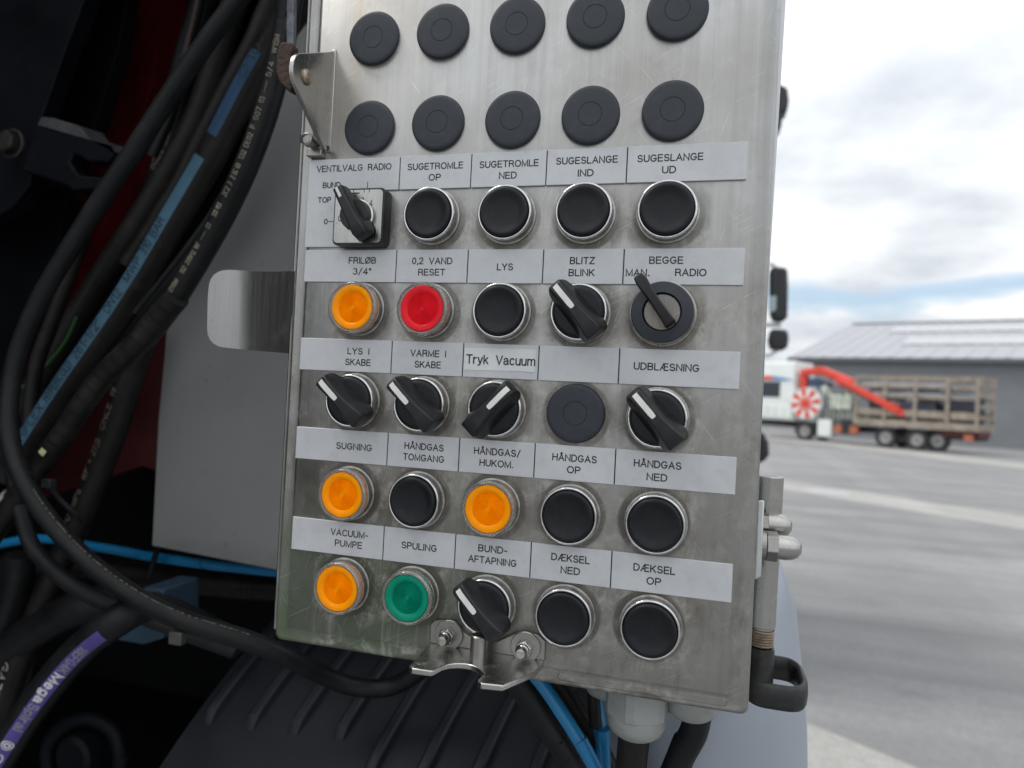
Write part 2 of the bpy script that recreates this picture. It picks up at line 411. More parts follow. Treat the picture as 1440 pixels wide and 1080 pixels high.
M_PANEL = steel('brushed_panel_steel', halo=True)
M_STEEL = steel('bracket_steel', base=(.52, .51, .49), grime=.6, rough=.22, brush=.3)
M_STEEL2 = steel('worn_steel', base=(.42, .41, .39), grime=1.1, rough=.3)
M_CHROME = simple('chrome', (.66, .66, .66), .09, 1, .1, 200, dust=.5, dcol=(.22, .21, .19), rvar=.05)
M_CHROME_D = simple('dirty_bezel_side', (.36, .35, .33), .34, .9, .3, 160, dust=.7, dcol=(.22, .205, .175), bmp=.00004, bscale=500)
M_CAP = simple('rubber_cap', (.019, .024, .034), .5, 0, .2, 60, dust=.45, dcol=(.055, .062, .072), bmp=.00002, bscale=1500)
M_BTN = simple('black_button', (.0040, .0048, .0075), .42, 0, .2, 90, dust=.4, dcol=(.022, .023, .026), bmp=.00002, bscale=1200, rvar=.06, spec=.35)
M_KNOB = simple('black_knob', (.009, .0095, .011), .40, 0, .2, 80, dust=.4, dcol=(.04, .04, .042), bmp=.00003, bscale=1000, rvar=.08, spec=.45)
M_BLACKP = simple('black_plastic_body', (.015, .015, .015), .4, 0, .2, 60, dust=.25, dcol=(.14, .13, .12))
M_MARK = simple('white_marker', (.72, .72, .69), .45, 0, .05, 200, dust=.2)
M_PLATE = simple('label_silver', (.56, .575, .595), .40, .1, .05, 60, dust=.32, dcol=(.36, .355, .34), bmp=.00001, bscale=900)
M_INK = simple('engraving_black', (.018, .018, .02), .6, 0, .2, 300)
M_TAPE = simple('white_tape', (.70, .71, .71), .38, 0, .05, 60, dust=.15)
def lens(name, col, emis):
    m, t, p = mk(name)
    f = rampn(t, nz(t, 300, 3), .3, .75, tuple(c * .85 for c in col), col)
    t.links.new(f, p.inputs['Base Color'])
    p.inputs['Roughness'].default_value = .22; p.inputs['Specular IOR Level'].default_value = .12
    p.inputs['Emission Color'].default_value = (*col, 1); p.inputs['Emission Strength'].default_value = emis  # slight emission added so the lens colours come out brighter
    return m
M_OR = lens('amber_lens', (.93, .30, .001), .10)
M_RD = lens('red_lens', (.72, .018, .03), .10)
M_GN = lens('green_lens', (.004, .25, .15), .05)
def clear(name, col=(.86, .85, .81), rough=.05):
    m, t, p = mk(name)
    p.inputs['Base Color'].default_value = (*col, 1); p.inputs['Transmission Weight'].default_value = .88
    t.links.new(rampn(t, nz(t, 400, 4), .45, .7, rough, .25), p.inputs['Roughness']); p.inputs['IOR'].default_value = 1.4
    return m
M_CLEAR = clear('clear_ring_plastic')
M_GLAND = simple('gland_grey_plastic', (.29, .305, .295), .42, 0, .08, 40, dust=.5, dcol=(.2, .19, .17))
M_RUBBER = simple('hose_rubber', (.0068, .0074, .0082), .5, 0, .35, 30, dust=.65, dcol=(.020, .020, .020), bmp=.0003, bscale=260, spec=.28)
M_RUBBER2 = simple('hose_rubber_worn', (.0088, .0082, .0076), .48, 0, .35, 30, dust=.7, dcol=(.024, .021, .018), bmp=.0004, bscale=220, spec=.28)
M_BLUEP = simple('blue_plastic', (.008, .19, .42), .32, 0, .12, 30, dust=.15, dcol=(.1, .13, .15))
M_BLUESTR = simple('blue_hose_print', (.060, .14, .205), .55, 0, .15, 25, dust=.3, dcol=(.07, .09, .10), spec=.3)
M_BLUESTR2 = simple('dark_blue_hose_print', (.028, .075, .15), .55, 0, .15, 25, dust=.3, dcol=(.05, .07, .09), spec=.3)
M_PURPLE = simple('purple_hose_print', (.085, .065, .27), .5, 0, .2, 30, dust=.4, dcol=(.06, .055, .09), spec=.3)
M_WHITEINK = simple('white_print', (.42, .42, .40), .6, 0, .3, 120, dust=.5, dcol=(.1, .1, .1))
M_FADEINK = simple('faded_print', (.16, .14, .11), .6, 0, .3, 150, dust=.5, dcol=(.05, .05, .05))
M_DARKINK = simple('dark_print', (.012, .03, .05), .6, 0, .3, 150)
M_YELLOW = simple('pale_green_paint', (.42, .48, .25), .6, 0, .2, 100)
M_GREEN = simple('green_wire', (.02, .09, .02), .5, 0, .2, 50)
M_GREYPAINT_UNUSED = simple('grey_cabinet_paint', (.098, .104, .112), .5, 0, .06, 14, dust=.12, dcol=(.16, .16, .16), bmp=.00003, bscale=600)
M_DARKPAINT = simple('black_frame_paint', (.0040, .0048, .0070), .5, 0, .3, 12, dust=.2, dcol=(.012, .012, .013), bmp=.0002, bscale=120, spec=.12)
M_DARKPAINT2 = simple('charcoal_paint', (.006, .0068, .008), .55, 0, .3, 10, dust=.3, dcol=(.013, .013, .013), spec=.12)
M_REDPAINT = simple('dark_red_paint', (.21, .016, .020), .6, 0, .35, 12, dust=.4, dcol=(.02, .012, .012), spec=.15)
M_RUST = simple('rusty_steel', (.055, .032, .026), .8, .1, .45, 120, dust=.7, dcol=(.03, .02, .017), bmp=.0012, bscale=350)
M_BOLT = simple('greasy_bolt', (.02, .018, .016), .55, .3, .5, 220, dust=.6, dcol=(.06, .045, .03), bmp=.0012, bscale=300)
M_MUD = simple('mudguard_plastic', (.018, .0205, .026), .5, 0, .2, 9, dust=.35, dcol=(.022, .022, .025), bmp=.0003, bscale=60, spec=.3)
M_SILVER = simple('silver_blue_paint', (.33, .365, .42), .38, .25, .10, 10, dust=.3, dcol=(.30, .32, .36))
M_BLUEGREY = simple('blue_grey_paint', (.035, .065, .10), .5, 0, .15, 20, dust=.3, dcol=(.03, .04, .05), spec=.25)
M_TWHITE = simple('truck_white', (.78, .82, .80), .35, 0, .05, .8, dust=.2, dcol=(.5, .5, .47))
M_TRED = simple('crane_red', (.72, .06, .035), .4, 0, .12, 1.5, dust=.2, dcol=(.35, .12, .1))
M_TBLUE = simple('logo_blue', (.10, .28, .55), .4)
M_TBLACK = simple('truck_black', (.03, .03, .033), .6, 0, .3, 3)
M_TGREY = simple('truck_grey', (.25, .26, .27), .5, .2, .2, 2)
M_TIRE = simple('tyre', (.035, .035, .037), .8, 0, .2, 4, dust=.4, dcol=(.15, .14, .13))
M_RIM = simple('rim', (.48, .47, .45), .5, .4, .15, 5)
M_WOOD = simple('bed_timber', (.31, .265, .215), .7, 0, .35, 3, dust=.6, dcol=(.2, .17, .14))
M_AMBER = simple('orange_reflector', (.42, .13, .07), .4)
M_GLASSD = simple('dark_window', (.03, .04, .05), .1, 0, .1, 2)
M_MIRROR = simple('mirror_black', (.02, .021, .024), .4, 0, .2, 6)

# ------------------------------------------------------------------ ground
def ground_mat(name, col, col2, streak=0):
    m, t, p = mk(name)
    a = nz(t, .35, 6, .6); b = nz(t, 18, 5, .7); d = nz(t, 1, 4, .6, (.12, 1.3, 1))
    c = rampn(t, a, .3, .7, col, col2)
    c = mixc(t, rampn(t, nz(t, .9, 7, .7, off=(4, 4, 0)), .50, .62, 0, .35), c, tuple(x * .6 for x in col))
    c = mixc(t, rampn(t, nz(t, 1, 3, .5, (.8, .05, 1), off=(9, 0, 0)), .55, .62, 0, .5), c, tuple(x * 1.5 for x in col))
    c = mixc(t, rampn(t, d, .4, .7, 0, streak), c, tuple(x * .55 for x in col))
    c = mixc(t, rampn(t, nz(t, 75, 4, .7), .42, .62, 0, .5), c, tuple(x * .45 for x in col))
    c = mixc(t, rampn(t, b, .4, .75, 0, .5), c, tuple(x * .55 for x in col))
    t.links.new(c, p.inputs['Base Color']); p.inputs['Roughness'].default_value = .85
    bump(t, p, nz(t, 160, 4), .004, .6); return m
M_ASPH = ground_mat('yard_asphalt', (.27, .27, .272), (.38, .38, .382), .75)
M_CONC = ground_mat('pale_concrete', (.40, .395, .375), (.50, .49, .47), .35)
M_EARTH = ground_mat('far_ground', (.10, .12, .07), (.16, .17, .11))
def quad(name, pts, z, mat):
    mb = MB(); mb.add([(p[0], p[1], z) for p in pts], [tuple(range(len(pts)))]); return struct(obj(name, mb, mat, smooth=False))
quad('ground', [(-900, -900), (900, -900), (900, 900), (-900, 900)], -0.008, M_EARTH)
quad('yard', [(-120, -60), (160, -60), (160, 75), (-120, 75)], 0.0, M_ASPH)
def strip(name, a, b, wd, z, h=0.0, mat=M_CONC):
    a = Vector((a[0], a[1], 0)); b = Vector((b[0], b[1], 0)); u = (b - a).normalized(); n = Vector((-u.y, u.x, 0)); a = a - u * 30; b = b + u * 30
    if h:
        mb = MB(); vs = [a, b, b + n * wd, a + n * wd]
        mb.add([(v.x, v.y, 0.0) for v in vs] + [(v.x, v.y, h) for v in vs], [(4, 5, 6, 7), (0, 1, 5, 4), (1, 2, 6, 5), (2, 3, 7, 6), (3, 0, 4, 7)])
        return struct(obj(name, mb, mat, smooth=False))
    return quad(name, [a.to_2d(), b.to_2d(), (b + n * wd).to_2d(), (a + n * wd).to_2d()], z, mat)
strip('pavement', (3.6, 38.9), (10.99, 27.67), 3.2, .0, .012)
strip('concrete_path', (1.96, 15.26), (5.11, 12.43), 1.7, .004)
mh = MB(); mh.lathe([(.0, .012), (.42, .012), (.44, .004)], 28, T=lambda a, b, h: (a, b, h))
man = obj('manhole_cover', mh, simple('manhole', (.42, .42, .43), .6, .2, .15, 4)); man.location = (atz(1163, 693, 0).x, atz(1163, 693, 0).y, .004)
tag(man, 'round pale manhole cover lying in the concrete path across the yard', 'manhole cover')
# pale kerb edge bottom right, at the near corner of the yard
qk = strip('kerb', (.66, 3.0), (1.8, 2.2), .5, .0, .12)
qk.location.z = 0

# ------------------------------------------------------------------ shed
def shed():
    u = Vector((11.46, -5.38)).normalized(); n = Vector((-u.y, u.x))
    ang = math_atan2(u.y, u.x)
    root = empty('warehouse', (6.28, 51.0, 0), 'long grey metal warehouse with a low pitched roof behind the crane truck', 'warehouse', rz=ang)
    m, t, p = mk('shed_wall_cladding')
    tcn = node(t, 'ShaderNodeTexCoord'); wv = node(t, 'ShaderNodeTexWave', wave_type='BANDS', bands_direction='X'); wv.inputs['Scale'].default_value = 1.6
    t.links.new(tcn.outputs['Object'], wv.inputs['Vector'])
    t.links.new(rampn(t, nz(t, .6, 4), .3, .7, (.20, .21, .23), (.24, .25, .265)), p.inputs['Base Color']); p.inputs['Roughness'].default_value = .55
    bump(t, p, wv.outputs[0], .03, .6)
    roofm = simple('shed_roof_sheet', (.38, .39, .415), .5, .2, .06, .5)
    LEN, DEP, EH, RH = 60.0, 30.0, 5.15, 8.95
    W = MB(); W.box(0, 30.9, 0, .25, 0, EH); obj('wall', W, m, root)
    nP = 14                                             # cladding bays as panels
    W = MB(); W.box(0, .25, .25, DEP, 0, EH); W.add([(0, 0, EH), (0, DEP, EH), (0, DEP / 2, RH), (.25, 0, EH), (.25, DEP, EH), (.25, DEP / 2, RH)], [(0, 1, 2), (3, 5, 4), (0, 3, 4, 1), (1, 4, 5, 2), (2, 5, 3, 0)])
    obj('gable_wall', W, m, root)
    W = MB(); W.box(31.0, LEN, .03, .25, 0, EH); obj('wall', W, m, root)
    W = MB(); W.box(14.35, 14.5, -.06, -.004, 0, EH - .05); obj('corner_trim', W, roofm, root)
    R = MB(); ov = .5; sl = (RH - EH) / (DEP / 2)
    for k in range(60):                                  # roof sheets, ribbed
        x0 = -.4 + k * (LEN + .4) / 60; x1 = x0 + (LEN + .4) / 60
        pr = [(x0, 0), (x0 + .15, 0), (x0 + .2, .05), (x0 + .3, .05), (x0 + .35, 0), (x1, 0)]
        for (xa, ha), (xb, hb) in zip(pr, pr[1:]):
            R.add([(xa, -ov, EH - ov * sl + .12 + ha), (xb, -ov, EH - ov * sl + .12 + hb), (xb, DEP / 2, RH + .12 + hb), (xa, DEP / 2, RH + .12 + ha)], [(0, 1, 2, 3)])
    obj('roof', R, roofm, root, smooth=False)
    R = MB(); R.add([(-.4, DEP / 2, RH + .12), (LEN, DEP / 2, RH + .12), (LEN, DEP + ov, EH - ov * sl + .12), (-.4, DEP + ov, EH - ov * sl + .12)], [(0, 1, 2, 3)])
    obj('rear_roof', R, roofm, root, smooth=False)
    R = MB(); R.box(-.4, LEN, -ov - .15, -ov, EH - ov * sl - .12, EH - ov * sl + .12); obj('gutter', R, simple('gutter_dark', (.13, .14, .16), .5), root)
    R = MB(); R.box(-.4, LEN, DEP / 2 - .25, DEP / 2 + .25, RH + .14, RH + .22); obj('ridge_cap', R, roofm, root)
    pm = simple('rooflight_sheet', (.44, .45, .475), .3, 0, .05, 1)
    for (xa, xb, ya, yb) in ((5.5, 59, 4.2, 7.2), (3.5, 59, 9.8, 12.6)):
        R = MB(); R.add([(xa, ya, EH + ya * sl + .19), (xb, ya, EH + ya * sl + .19), (xb, yb, EH + yb * sl + .19), (xa, yb, EH + yb * sl + .19)], [(0, 1, 2, 3)])
        obj('roof_light', R, pm, root, smooth=False)
math_atan2 = __import__('math').atan2
shed()

# ------------------------------------------------------------------ crane truck
def crane_truck():
    U = Vector((.81965, -.57286)); ang = math_atan2(U.y, U.x)
    root = empty('crane_truck', (5.45, 39.83, 0), 'white flatbed truck with red folding crane and tall wooden stake sides before the grey shed', 'truck', rz=ang)
    # x along to the rear, y away from us (0 = near side), z up
    B = MB(); B.box(-3.2, -.62, 0, 2.4, 1.0, 3.0); B.loft([[(-3.2, 0, 3.0), (-.62, 0, 3.0), (-.62, 2.4, 3.0), (-3.2, 2.4, 3.0)], [(-2.9, .12, 4.15), (-.75, .12, 4.25), (-.75, 2.28, 4.25), (-2.9, 2.28, 4.15)]])
    cab = obj('cab', B, M_TWHITE, root, bevel=.08)
    B = MB(); B.box(-1.05, -.7, -.03, .01, 2.1, 3.3); obj('cab_panel', B, M_TWHITE, cab)
    B = MB(); B.box(-2.75, -1.45, -.03, .02, 2.25, 3.1); obj('side_window', B, M_GLASSD, cab)
    B = MB(); B.box(-2.9, -1.9, -.04, -.031, 3.2, 3.42); obj('red_emblem', B, M_TRED, cab)
    B = MB(); B.loft([[(-1.9, -.031, 3.2), (-1.9, -.04, 3.2), (-1.9, -.04, 3.42), (-1.9, -.031, 3.42)], [(-.75, -.031, 3.2), (-.75, -.04, 3.2), (-.75, -.04, 3.27), (-.75, -.031, 3.27)]]); obj('blue_emblem', B, M_TBLUE, cab)
    B = MB()
    for k in range(5): B.box(-3.0 + k * .48, -2.62 + k * .48, -.05, .0, 1.15, 1.75)
    obj('side_skirt', B, M_TWHITE, root)
    B = MB(); B.box(-3.1, 8.0, .8, 1.05, .62, .95); B.box(-3.1, 8.0, 1.5, 1.75, .62, .95); obj('chassis', B, M_TBLACK, root)
    B = MB(); B.box(-3.0, -.8, -.02, .06, .55, .68); obj('guard_rail', B, M_TGREY, root)
    def wheel(x, y, rim=True, r=.5):
        b = MB(); T = lambda a, c, h: (x + a, y - h, r + c)
        b.lathe([(.28, 0), (.28, .1), (.36, .14), (r - .04, .14), (r, .08), (r, -.14), (r - .04, -.18), (.3, -.18)], 28, T=T)
        wo_ = obj('wheel', b, M_TIRE, root)
        b = MB(); b.lathe([(0, .02), (.1, .05), (.14, .0), (.22, .0), (.28, .10), (.29, .0)], 24, T=T); obj('rim', b, M_RIM, wo_)
        b = MB(); b.lathe([(0, .12), (.09, .12), (.11, .03)], 12, T=T); obj('hub', b, M_TGREY, wo_)
    for x in (0.0, 4.13, 5.55): wheel(x, .2)
    wheel(6.35, .45)
    for x in (0.0, 4.13, 5.55): wheel(x, 2.2)
    # red and white disc hose reel
    cx, cz, R = .12, 1.98, .84
    D = MB(); T = lambda a, c, h: (cx + a, -.1 - h, cz + c)
    D.lathe([(0, .05), (R, .05), (R, -.2), (0, -.2)], 32, T=T); reel = obj('warning_disc', D, M_TWHITE, root)
    for k in range(8):
        a = 2 * pi * k / 8 + .2; b = MB(); pts = []
        for (rr, da) in ((.16, -.2), (R * .97, -.2), (R * .97, .2), (.16, .2)): pts.append((cx + rr * cos(a + da), cz + rr * sin(a + da)))
        b.loft([[(x_, -.155, z_) for x_, z_ in pts], [(x_, -.165, z_) for x_, z_ in pts]]); obj('red_blade', b, M_TRED, reel)
    b = MB(); b.lathe([(0, .12), (.24, .12), (.24, .07)], 20, T=T); obj('disc_hub', b, M_TRED, reel)
    # crane
    def bar(b, p, q, w_, d, y0):
        p = Vector((p[0], 0, p[1])); q = Vector((q[0], 0, q[1])); u = (q - p).normalized(); v = Vector((-u.z, 0, u.x))
        lp = lambda c, ww: [tuple(c + v * ww / 2 + Vector((0, y0, 0))), tuple(c - v * ww / 2 + Vector((0, y0, 0))), tuple(c - v * ww / 2 + Vector((0, y0 + d, 0))), tuple(c + v * ww / 2 + Vector((0, y0 + d, 0)))]
        ws = w_ if isinstance(w_, tuple) else (w_, w_)
        b.loft([lp(p, ws[0]), lp(q, ws[1])])
    C = MB(); bar(C, (-.45, 3.66), (.65, 3.78), (.34, .40), .5, .3); bar(C, (.6, 3.78), (2.3, 3.15), (.40, .34), .5, .32); bar(C, (-.35, 3.7), (-.3, 1.9), .35, .4, .35)
    obj('crane_arm', C, M_TRED, root, bevel=.04)
    C = MB(); bar(C, (1.7, 3.25), (4.75, 1.80), (.38, .34), .42, -.08); obj('crane_boom', C, M_TRED, root, bevel=.04)
    C = MB(); bar(C, (1.9, 2.98), (4.0, 1.98), .1, .12, -.12); obj('boom_pipe', C, M_TBLACK, root)
    C = MB(); bar(C, (4.6, 1.95), (4.95, 1.62), .26, .3, -.02); obj('boom_tip', C, M_TRED, root)
    C = MB(); bar(C, (.5, 3.45), (2.6, 2.75), .14, .14, .1); obj('hydraulic_ram', C, M_TGREY, root)
    C = MB(); bar(C, (2.15, 1.3), (2.1, 3.2), (.62, .4), .7, .3); bar(C, (.9, 2.95), (1.6, 1.5), .3, .3, .1); C.box(1.0, 2.7, .15, 1.2, 1.25, 1.75); C.box(1.35, 2.45, .0, .6, 1.75, 2.5)
    obj('crane_column', C, simple('crane_pale', (.55, .6, .52), .5, 0, .3, 2), root, bevel=.05)
    C = MB(); C.lathe([(0, .12), (.26, .12), (.28, 0)], 16, T=lambda a, c, h: (2.75 + a, .1 - h, 2.65 + c)); obj('pulley', C, M_TWHITE, root)
    C = MB(); C.box(.0, 1.1, .35, .8, 2.9, 3.35); obj('valve_block', C, simple('navy', (.04, .07, .14), .5), root)
    C = MB(); C.box(.72, 1.5, -.02, .6, .25, 1.2); obj('fuel_tank', C, M_TWHITE, root, bevel=.1)
    for x in (1.65, 2.45):
        C = MB(); C.box(x, x + .38, -.03, .3, .55, .95); obj('side_marker', C, M_AMBER, root)
    C = MB()
    for k in range(9):
        x = .9 + k * .22; C.box(x, x + .05, .0, .06, .9 + .1 * (k % 3), 1.7 + .35 * ((k * 7) % 4)); 
    C.box(1.9, 2.6, .05, .5, .5, 1.2); obj('hydraulic_pipes', C, M_TBLACK, root)
    # bed and stake sides
    C = MB(); C.box(2.6, 8.1, -.05, 2.2, 1.05, 1.38); bed = obj('bed', C, M_WOOD, root)
    for side, y in ((0, -.05), (1, 2.12)):
        for k in range(5):
            x = 2.62 + k * 1.38 if k < 4 else 7.97
            C = MB(); C.box(x, x + (.14 if k < 4 else .12), y, y + .08, 1.38, 3.48); obj('stake', C, M_WOOD, bed)
        for k, z in enumerate((1.55, 2.45, 2.95, 3.38)):
            C = MB(); C.box(2.6, 8.1, y + .082, y + .14, z, z + (.34 if k == 0 else .14)); obj('side_board', C, M_WOOD, bed)
    for z in (1.6, 2.1, 2.6, 3.1, 3.38):
        C = MB(); C.box(8.11, 8.16, 0, 2.15, z, z + .16); obj('tail_board', C, M_WOOD, bed)
    C = MB(); random.seed(3)
    C.box(3.1, 4.4, .5, 1.8, 1.39, 2.9); C.box(4.6, 6.2, .4, 1.6, 1.39, 2.3); C.box(5.1, 6.3, .4, 1.4, 2.75, 3.25)
    C.box(6.5, 7.8, .5, 1.9, 1.39, 2.6)
    obj('load', C, simple('dark_load', (.07, .08, .11), .6, 0, .5, 1.5), root, bevel=.05)
    for k in range(26):
        C = MB(); x = 2.9 + (k * 37 % 50) / 10.0; z = 1.4 + (k * 13 % 17) / 10.0; L0 = .5 + (k * 7 % 9) / 10; C.box(x, min(x + L0, 7.9), .15 + (k % 5) * .3, .3 + (k % 5) * .3, z, z + .07 + (k % 3) * .05)
        obj('loaded_piece', C, (M_TBLACK, M_TGREY, M_WOOD, M_RIM)[k % 4], root)
    C = MB(); C.box(3.0, 7.9, .35, .9, 2.62, 2.72); C.box(2.8, 6.6, .35, .8, 3.1, 3.18); obj('pale_planks', C, simple('white_load', (.6, .62, .65), .5), root)
    C = MB(); C.box(7.55, 7.9, -.02, .1, .62, .9); obj('rear_marker', C, M_AMBER, root)
    C = MB(); C.box(6.5, 8.05, .3, 1.9, .75, 1.05); obj('rear_frame', C, simple('dark_red_chassis', (.12, .03, .03), .6), root)
crane_truck()

# ------------------------------------------------------------------ control box
box = empty('control_box', (0, 0, Z0), 'stainless steel control box with rows of push buttons and Danish label plates', 'control box')
XL, XR, ZB, ZT = -.127, .134, -.1705, .300
b = MB(); loops = []
for ins, y in ((.0092, 0.0), (.0086, .0005), (.0080, .0006), (.0030, .00125), (.0024, .0010), (.0014, .0012), (.0006, .0019), (.00015, .003), (0, .005), (0, .10)):
    loops.append([(x, y, z) for x, z in rrect(XL + ins, XR - ins, ZB + ins, ZT - ins, max(.004 - ins * .3, .0015))])
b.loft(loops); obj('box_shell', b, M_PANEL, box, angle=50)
# weld bead along the left edge
b = MB(); P = [Vector((XL + .0012, .0030, z)) for z in [ZB + .01 + k * .0011 for k in range(380)]]
b.tube(P, lambda f, s: .0016 + .00010 * sin(s * 2400), 8); obj('weld_seam', b, M_STEEL2, box)
b = MB(); b.box(XL - .0038, XL + .004, .0055, .095, ZB + .004, ZT); obj('side_flange', b, M_STEEL2, box, bevel=.0008)
# right hand door flange standing a little further out towards the top
b = MB(); b.loft([[(XR - .002, .012, ZB + .02), (XR + .0006, .012, ZB + .02), (XR + .0006, .05, ZB + .02), (XR - .002, .05, ZB + .02)],
                  [(XR - .002, .012, .03), (XR + .0006, .012, .03), (XR + .0006, .05, .03), (XR - .002, .05, .03)],
                  [(XR - .002, .012, ZT), (XR + .0042, .012, ZT), (XR + .0042, .05, ZT), (XR - .002, .05, ZT)]])
obj('side_gasket_flange', b, simple('pale_steel_edge', (.62, .64, .66), .35, .6, .08, 30), box)
b = MB(); b.box(-.0485, .098, -.0006, .0003, ZB + .0086, ZB + .0128)
# embossed bottom rib
b = MB(); b.loft([[(x, 0.0012, z) for x, z in rrect(.040, .124, ZB + .0030, ZB + .0076, .0022)], [(x, .0003, z) for x, z in rrect(.0406, .1234, ZB + .0036, ZB + .0070, .0016)]]); obj('embossed_rib', b, M_PANEL, box)

ROWZ = [.1752, .1246, .0733, .0218, -.0297, -.0815, -.1328]
COLX = [-.0825, -.0412, .0013, .0431, .0846]
def cx(r, c): return COLX[c] + (.0015 if (c == 4 and r >= 5) else 0)
# label plates -------------------------------------------------------
EX = [-.1196, -.0624, -.0205, .0212, .0631, .1214]
SZ = [(.1074, .0888, 0), (.0553, .0371, .0008), (.0047, -.0135, .0010), (-.0464, -.0645, .0015), (-.0980, -.1165, .0021)]
TXT = [(0,0,'VENTILVALG RADIO',-114.0,-67.8,102.0),(0,1,'SUGETROMLE',-57.5,-25.4,101.2),(0,1,'OP',-44.6,-38.0,95.0),(0,2,'SUGETROMLE',-15.6,16.6,100.9),(0,2,'NED',-4.3,5.0,94.7),
(0,0,'BUND',-109.6,-98.7,92.5),(0,0,'TOP',-112.2,-104.3,84.1),(0,0,'0',-107.6,-105.7,71.6),(0,3,'SUGESLANGE',26.5,58.1,101.2),(0,3,'IND',38.3,46.0,94.6),
(0,4,'SUGESLANGE',68.5,100.3,100.9),(0,4,'UD',81.1,87.4,94.8),(1,3,'BLITZ',36.5,48.9,49.1),(1,3,'BLINK',36.1,49.1,42.9),(1,4,'BEGGE',76.9,93.0,49.3),(1,4,'MAN.',65.5,76.7,43.0),
(1,4,'RADIO',89.9,104.4,43.2),(1,0,'FRILØB',-90.5,-74.1,49.3),(1,0,'3/4"',-87.6,-76.8,43.1),(1,1,'0,2 VAND',-51.8,-28.7,49.0),(1,1,'RESET',-47.8,-32.6,42.8),(1,2,'LYS',-2.8,5.6,45.8),
(2,0,'LYS I',-88.2,-75.2,-1.9),(2,0,'SKABE',-89.3,-74.1,-8.1),(2,1,'VARME I',-49.9,-29.5,-1.7),(2,1,'SKABE',-47.1,-32.2,-7.8),(2,2,'Tryk Vacuum',-17.2,20.3,-3.9),
(3,0,'SUGNING',-92.1,-70.5,-55.5),(3,1,'HÅNDGAS',-50.5,-28.1,-52.6),(3,1,'TOMGANG',-51.0,-27.5,-58.7),(3,2,'HÅNDGAS/',-10.3,14.8,-52.5),(3,2,'HUKOM.',-6.9,11.1,-58.6),
(2,4,'UDBLÆSNING',71.8,103.2,-4.1),(3,3,'HÅNDGAS',32.4,55.0,-52.7),(3,3,'OP',40.4,46.9,-58.7),(3,4,'HÅNDGAS',74.2,96.9,-52.7),(3,4,'NED',80.8,90.4,-59.1),
(4,0,'VACUUM-',-92.6,-69.9,-104.1),(4,0,'PUMPE',-89.6,-73.3,-110.0),(4,1,'SPULING',-49.2,-29.0,-106.9),(4,2,'BUND-',-5.1,10.4,-103.8),(4,2,'AFTAPNING',-10.4,15.7,-109.9),
(4,3,'DÆKSEL',34.5,53.9,-104.0),(4,3,'NED',39.7,49.2,-110.2),(4,4,'DÆKSEL',76.5,96.3,-104.5),(4,4,'OP',83.2,89.8,-110.6)]
words = {}
for r, c, s, a, bb, z in TXT: words.setdefault((r, c), []).append(s)
PT = .0011
for r, (zt, zb, off) in enumerate(SZ):
    bk = MB(); bk.box(EX[0] + off + .0002, EX[5] + off - .0002, -.0003, .0002, zb + .0002, zt - .0002); obj('strip_backing', bk, M_INK, box)
    for c in range(5):
        x0 = EX[c] + off + (.0003 if c else 0); x1 = EX[c + 1] + off - (.0003 if c < 4 else 0)
        # plates are cut by hand: edges wander a touch
        if (r, c) == (0, 0):
            out = [(x0, .0570), (x0 + .043, .0570), (x0 + .043, .0888), (x1, .0888), (x1, zt), (x0, zt)]
        else:
            out = [(x0, zb), (x1, zb), (x1, zt), (x0, zt)]
        pb = MB(); pb.loft([[(x, .0001, z) for x, z in out], [(x, -PT, z) for x, z in out]])
        lab = None
        ws = words.get((r, c))
        if ws: lab = 'silver label plate lettered ' + ' '.join(ws).replace('"', '')
        else: lab = 'blank silver label plate above the rubber cap'
        pl = obj('label_plate', pb, M_PLATE, box, smooth=False, bevel=.00018, seg=1, label=lab)
        if ws:
            tb = MB(); f = lambda x, z, l: (x, -PT - .00002 - l, z)
            for rr, cc, s, a, b2, z in TXT:
                if (rr, cc) != (r, c): continue
                h = .0032
                if s in ('BUND', 'TOP'): h = .0028
                if s == '0': h = .0026
                if s == 'Tryk Vacuum': continue
                text(tb, s, a / 1000, b2 / 1000, z / 1000 - h / 2, h, .00032, f, gap=.26, space=.8)
            if (r, c) == (0, 0):
                for pp in (((-.1049, .0716), (-.1020, .0716)), ((-.0816, .0936), (-.0816, .0895)), ((-.0925, .0892), (-.0925, .0885))):
                    ribbon(tb, list(pp), .00022, f, 0)
            if tb.v: obj('lettering', tb, M_INK, pl, smooth=False)
        if (r, c) == (2, 2):
            pb = MB(); o2 = [(-.0187, -.0098), (.0206, -.0091), (.0206, .0020), (.0178, .0024), (-.0187, .0022)]
            pb.loft([[(x, -PT, z) for x, z in o2], [(x, -PT - .00025, z) for x, z in o2]]); obj('paper_sticker', pb, M_TAPE, pl, smooth=False, label='white sticker reading Tryk Vacuum')
            pb = MB(); o2 = [(.0150, -.0093), (.0199, -.0096), (.0202, .0012), (.0172, .0017)]
            pb.loft([[(x, -PT - .00026, z) for x, z in o2], [(x, -PT - .0004, z) for x, z in o2]]); obj('tape_end', pb, M_TAPE, pl, smooth=False)
            tb = MB(); text(tb, 'Tryk Vacuum', -.0172, .0203, -.0060, .0044, .00034, lambda x, z, l: (x, -PT - .00045 - l, z), gap=.22, space=.8)
            obj('lettering', tb, M_INK, pl, smooth=False)

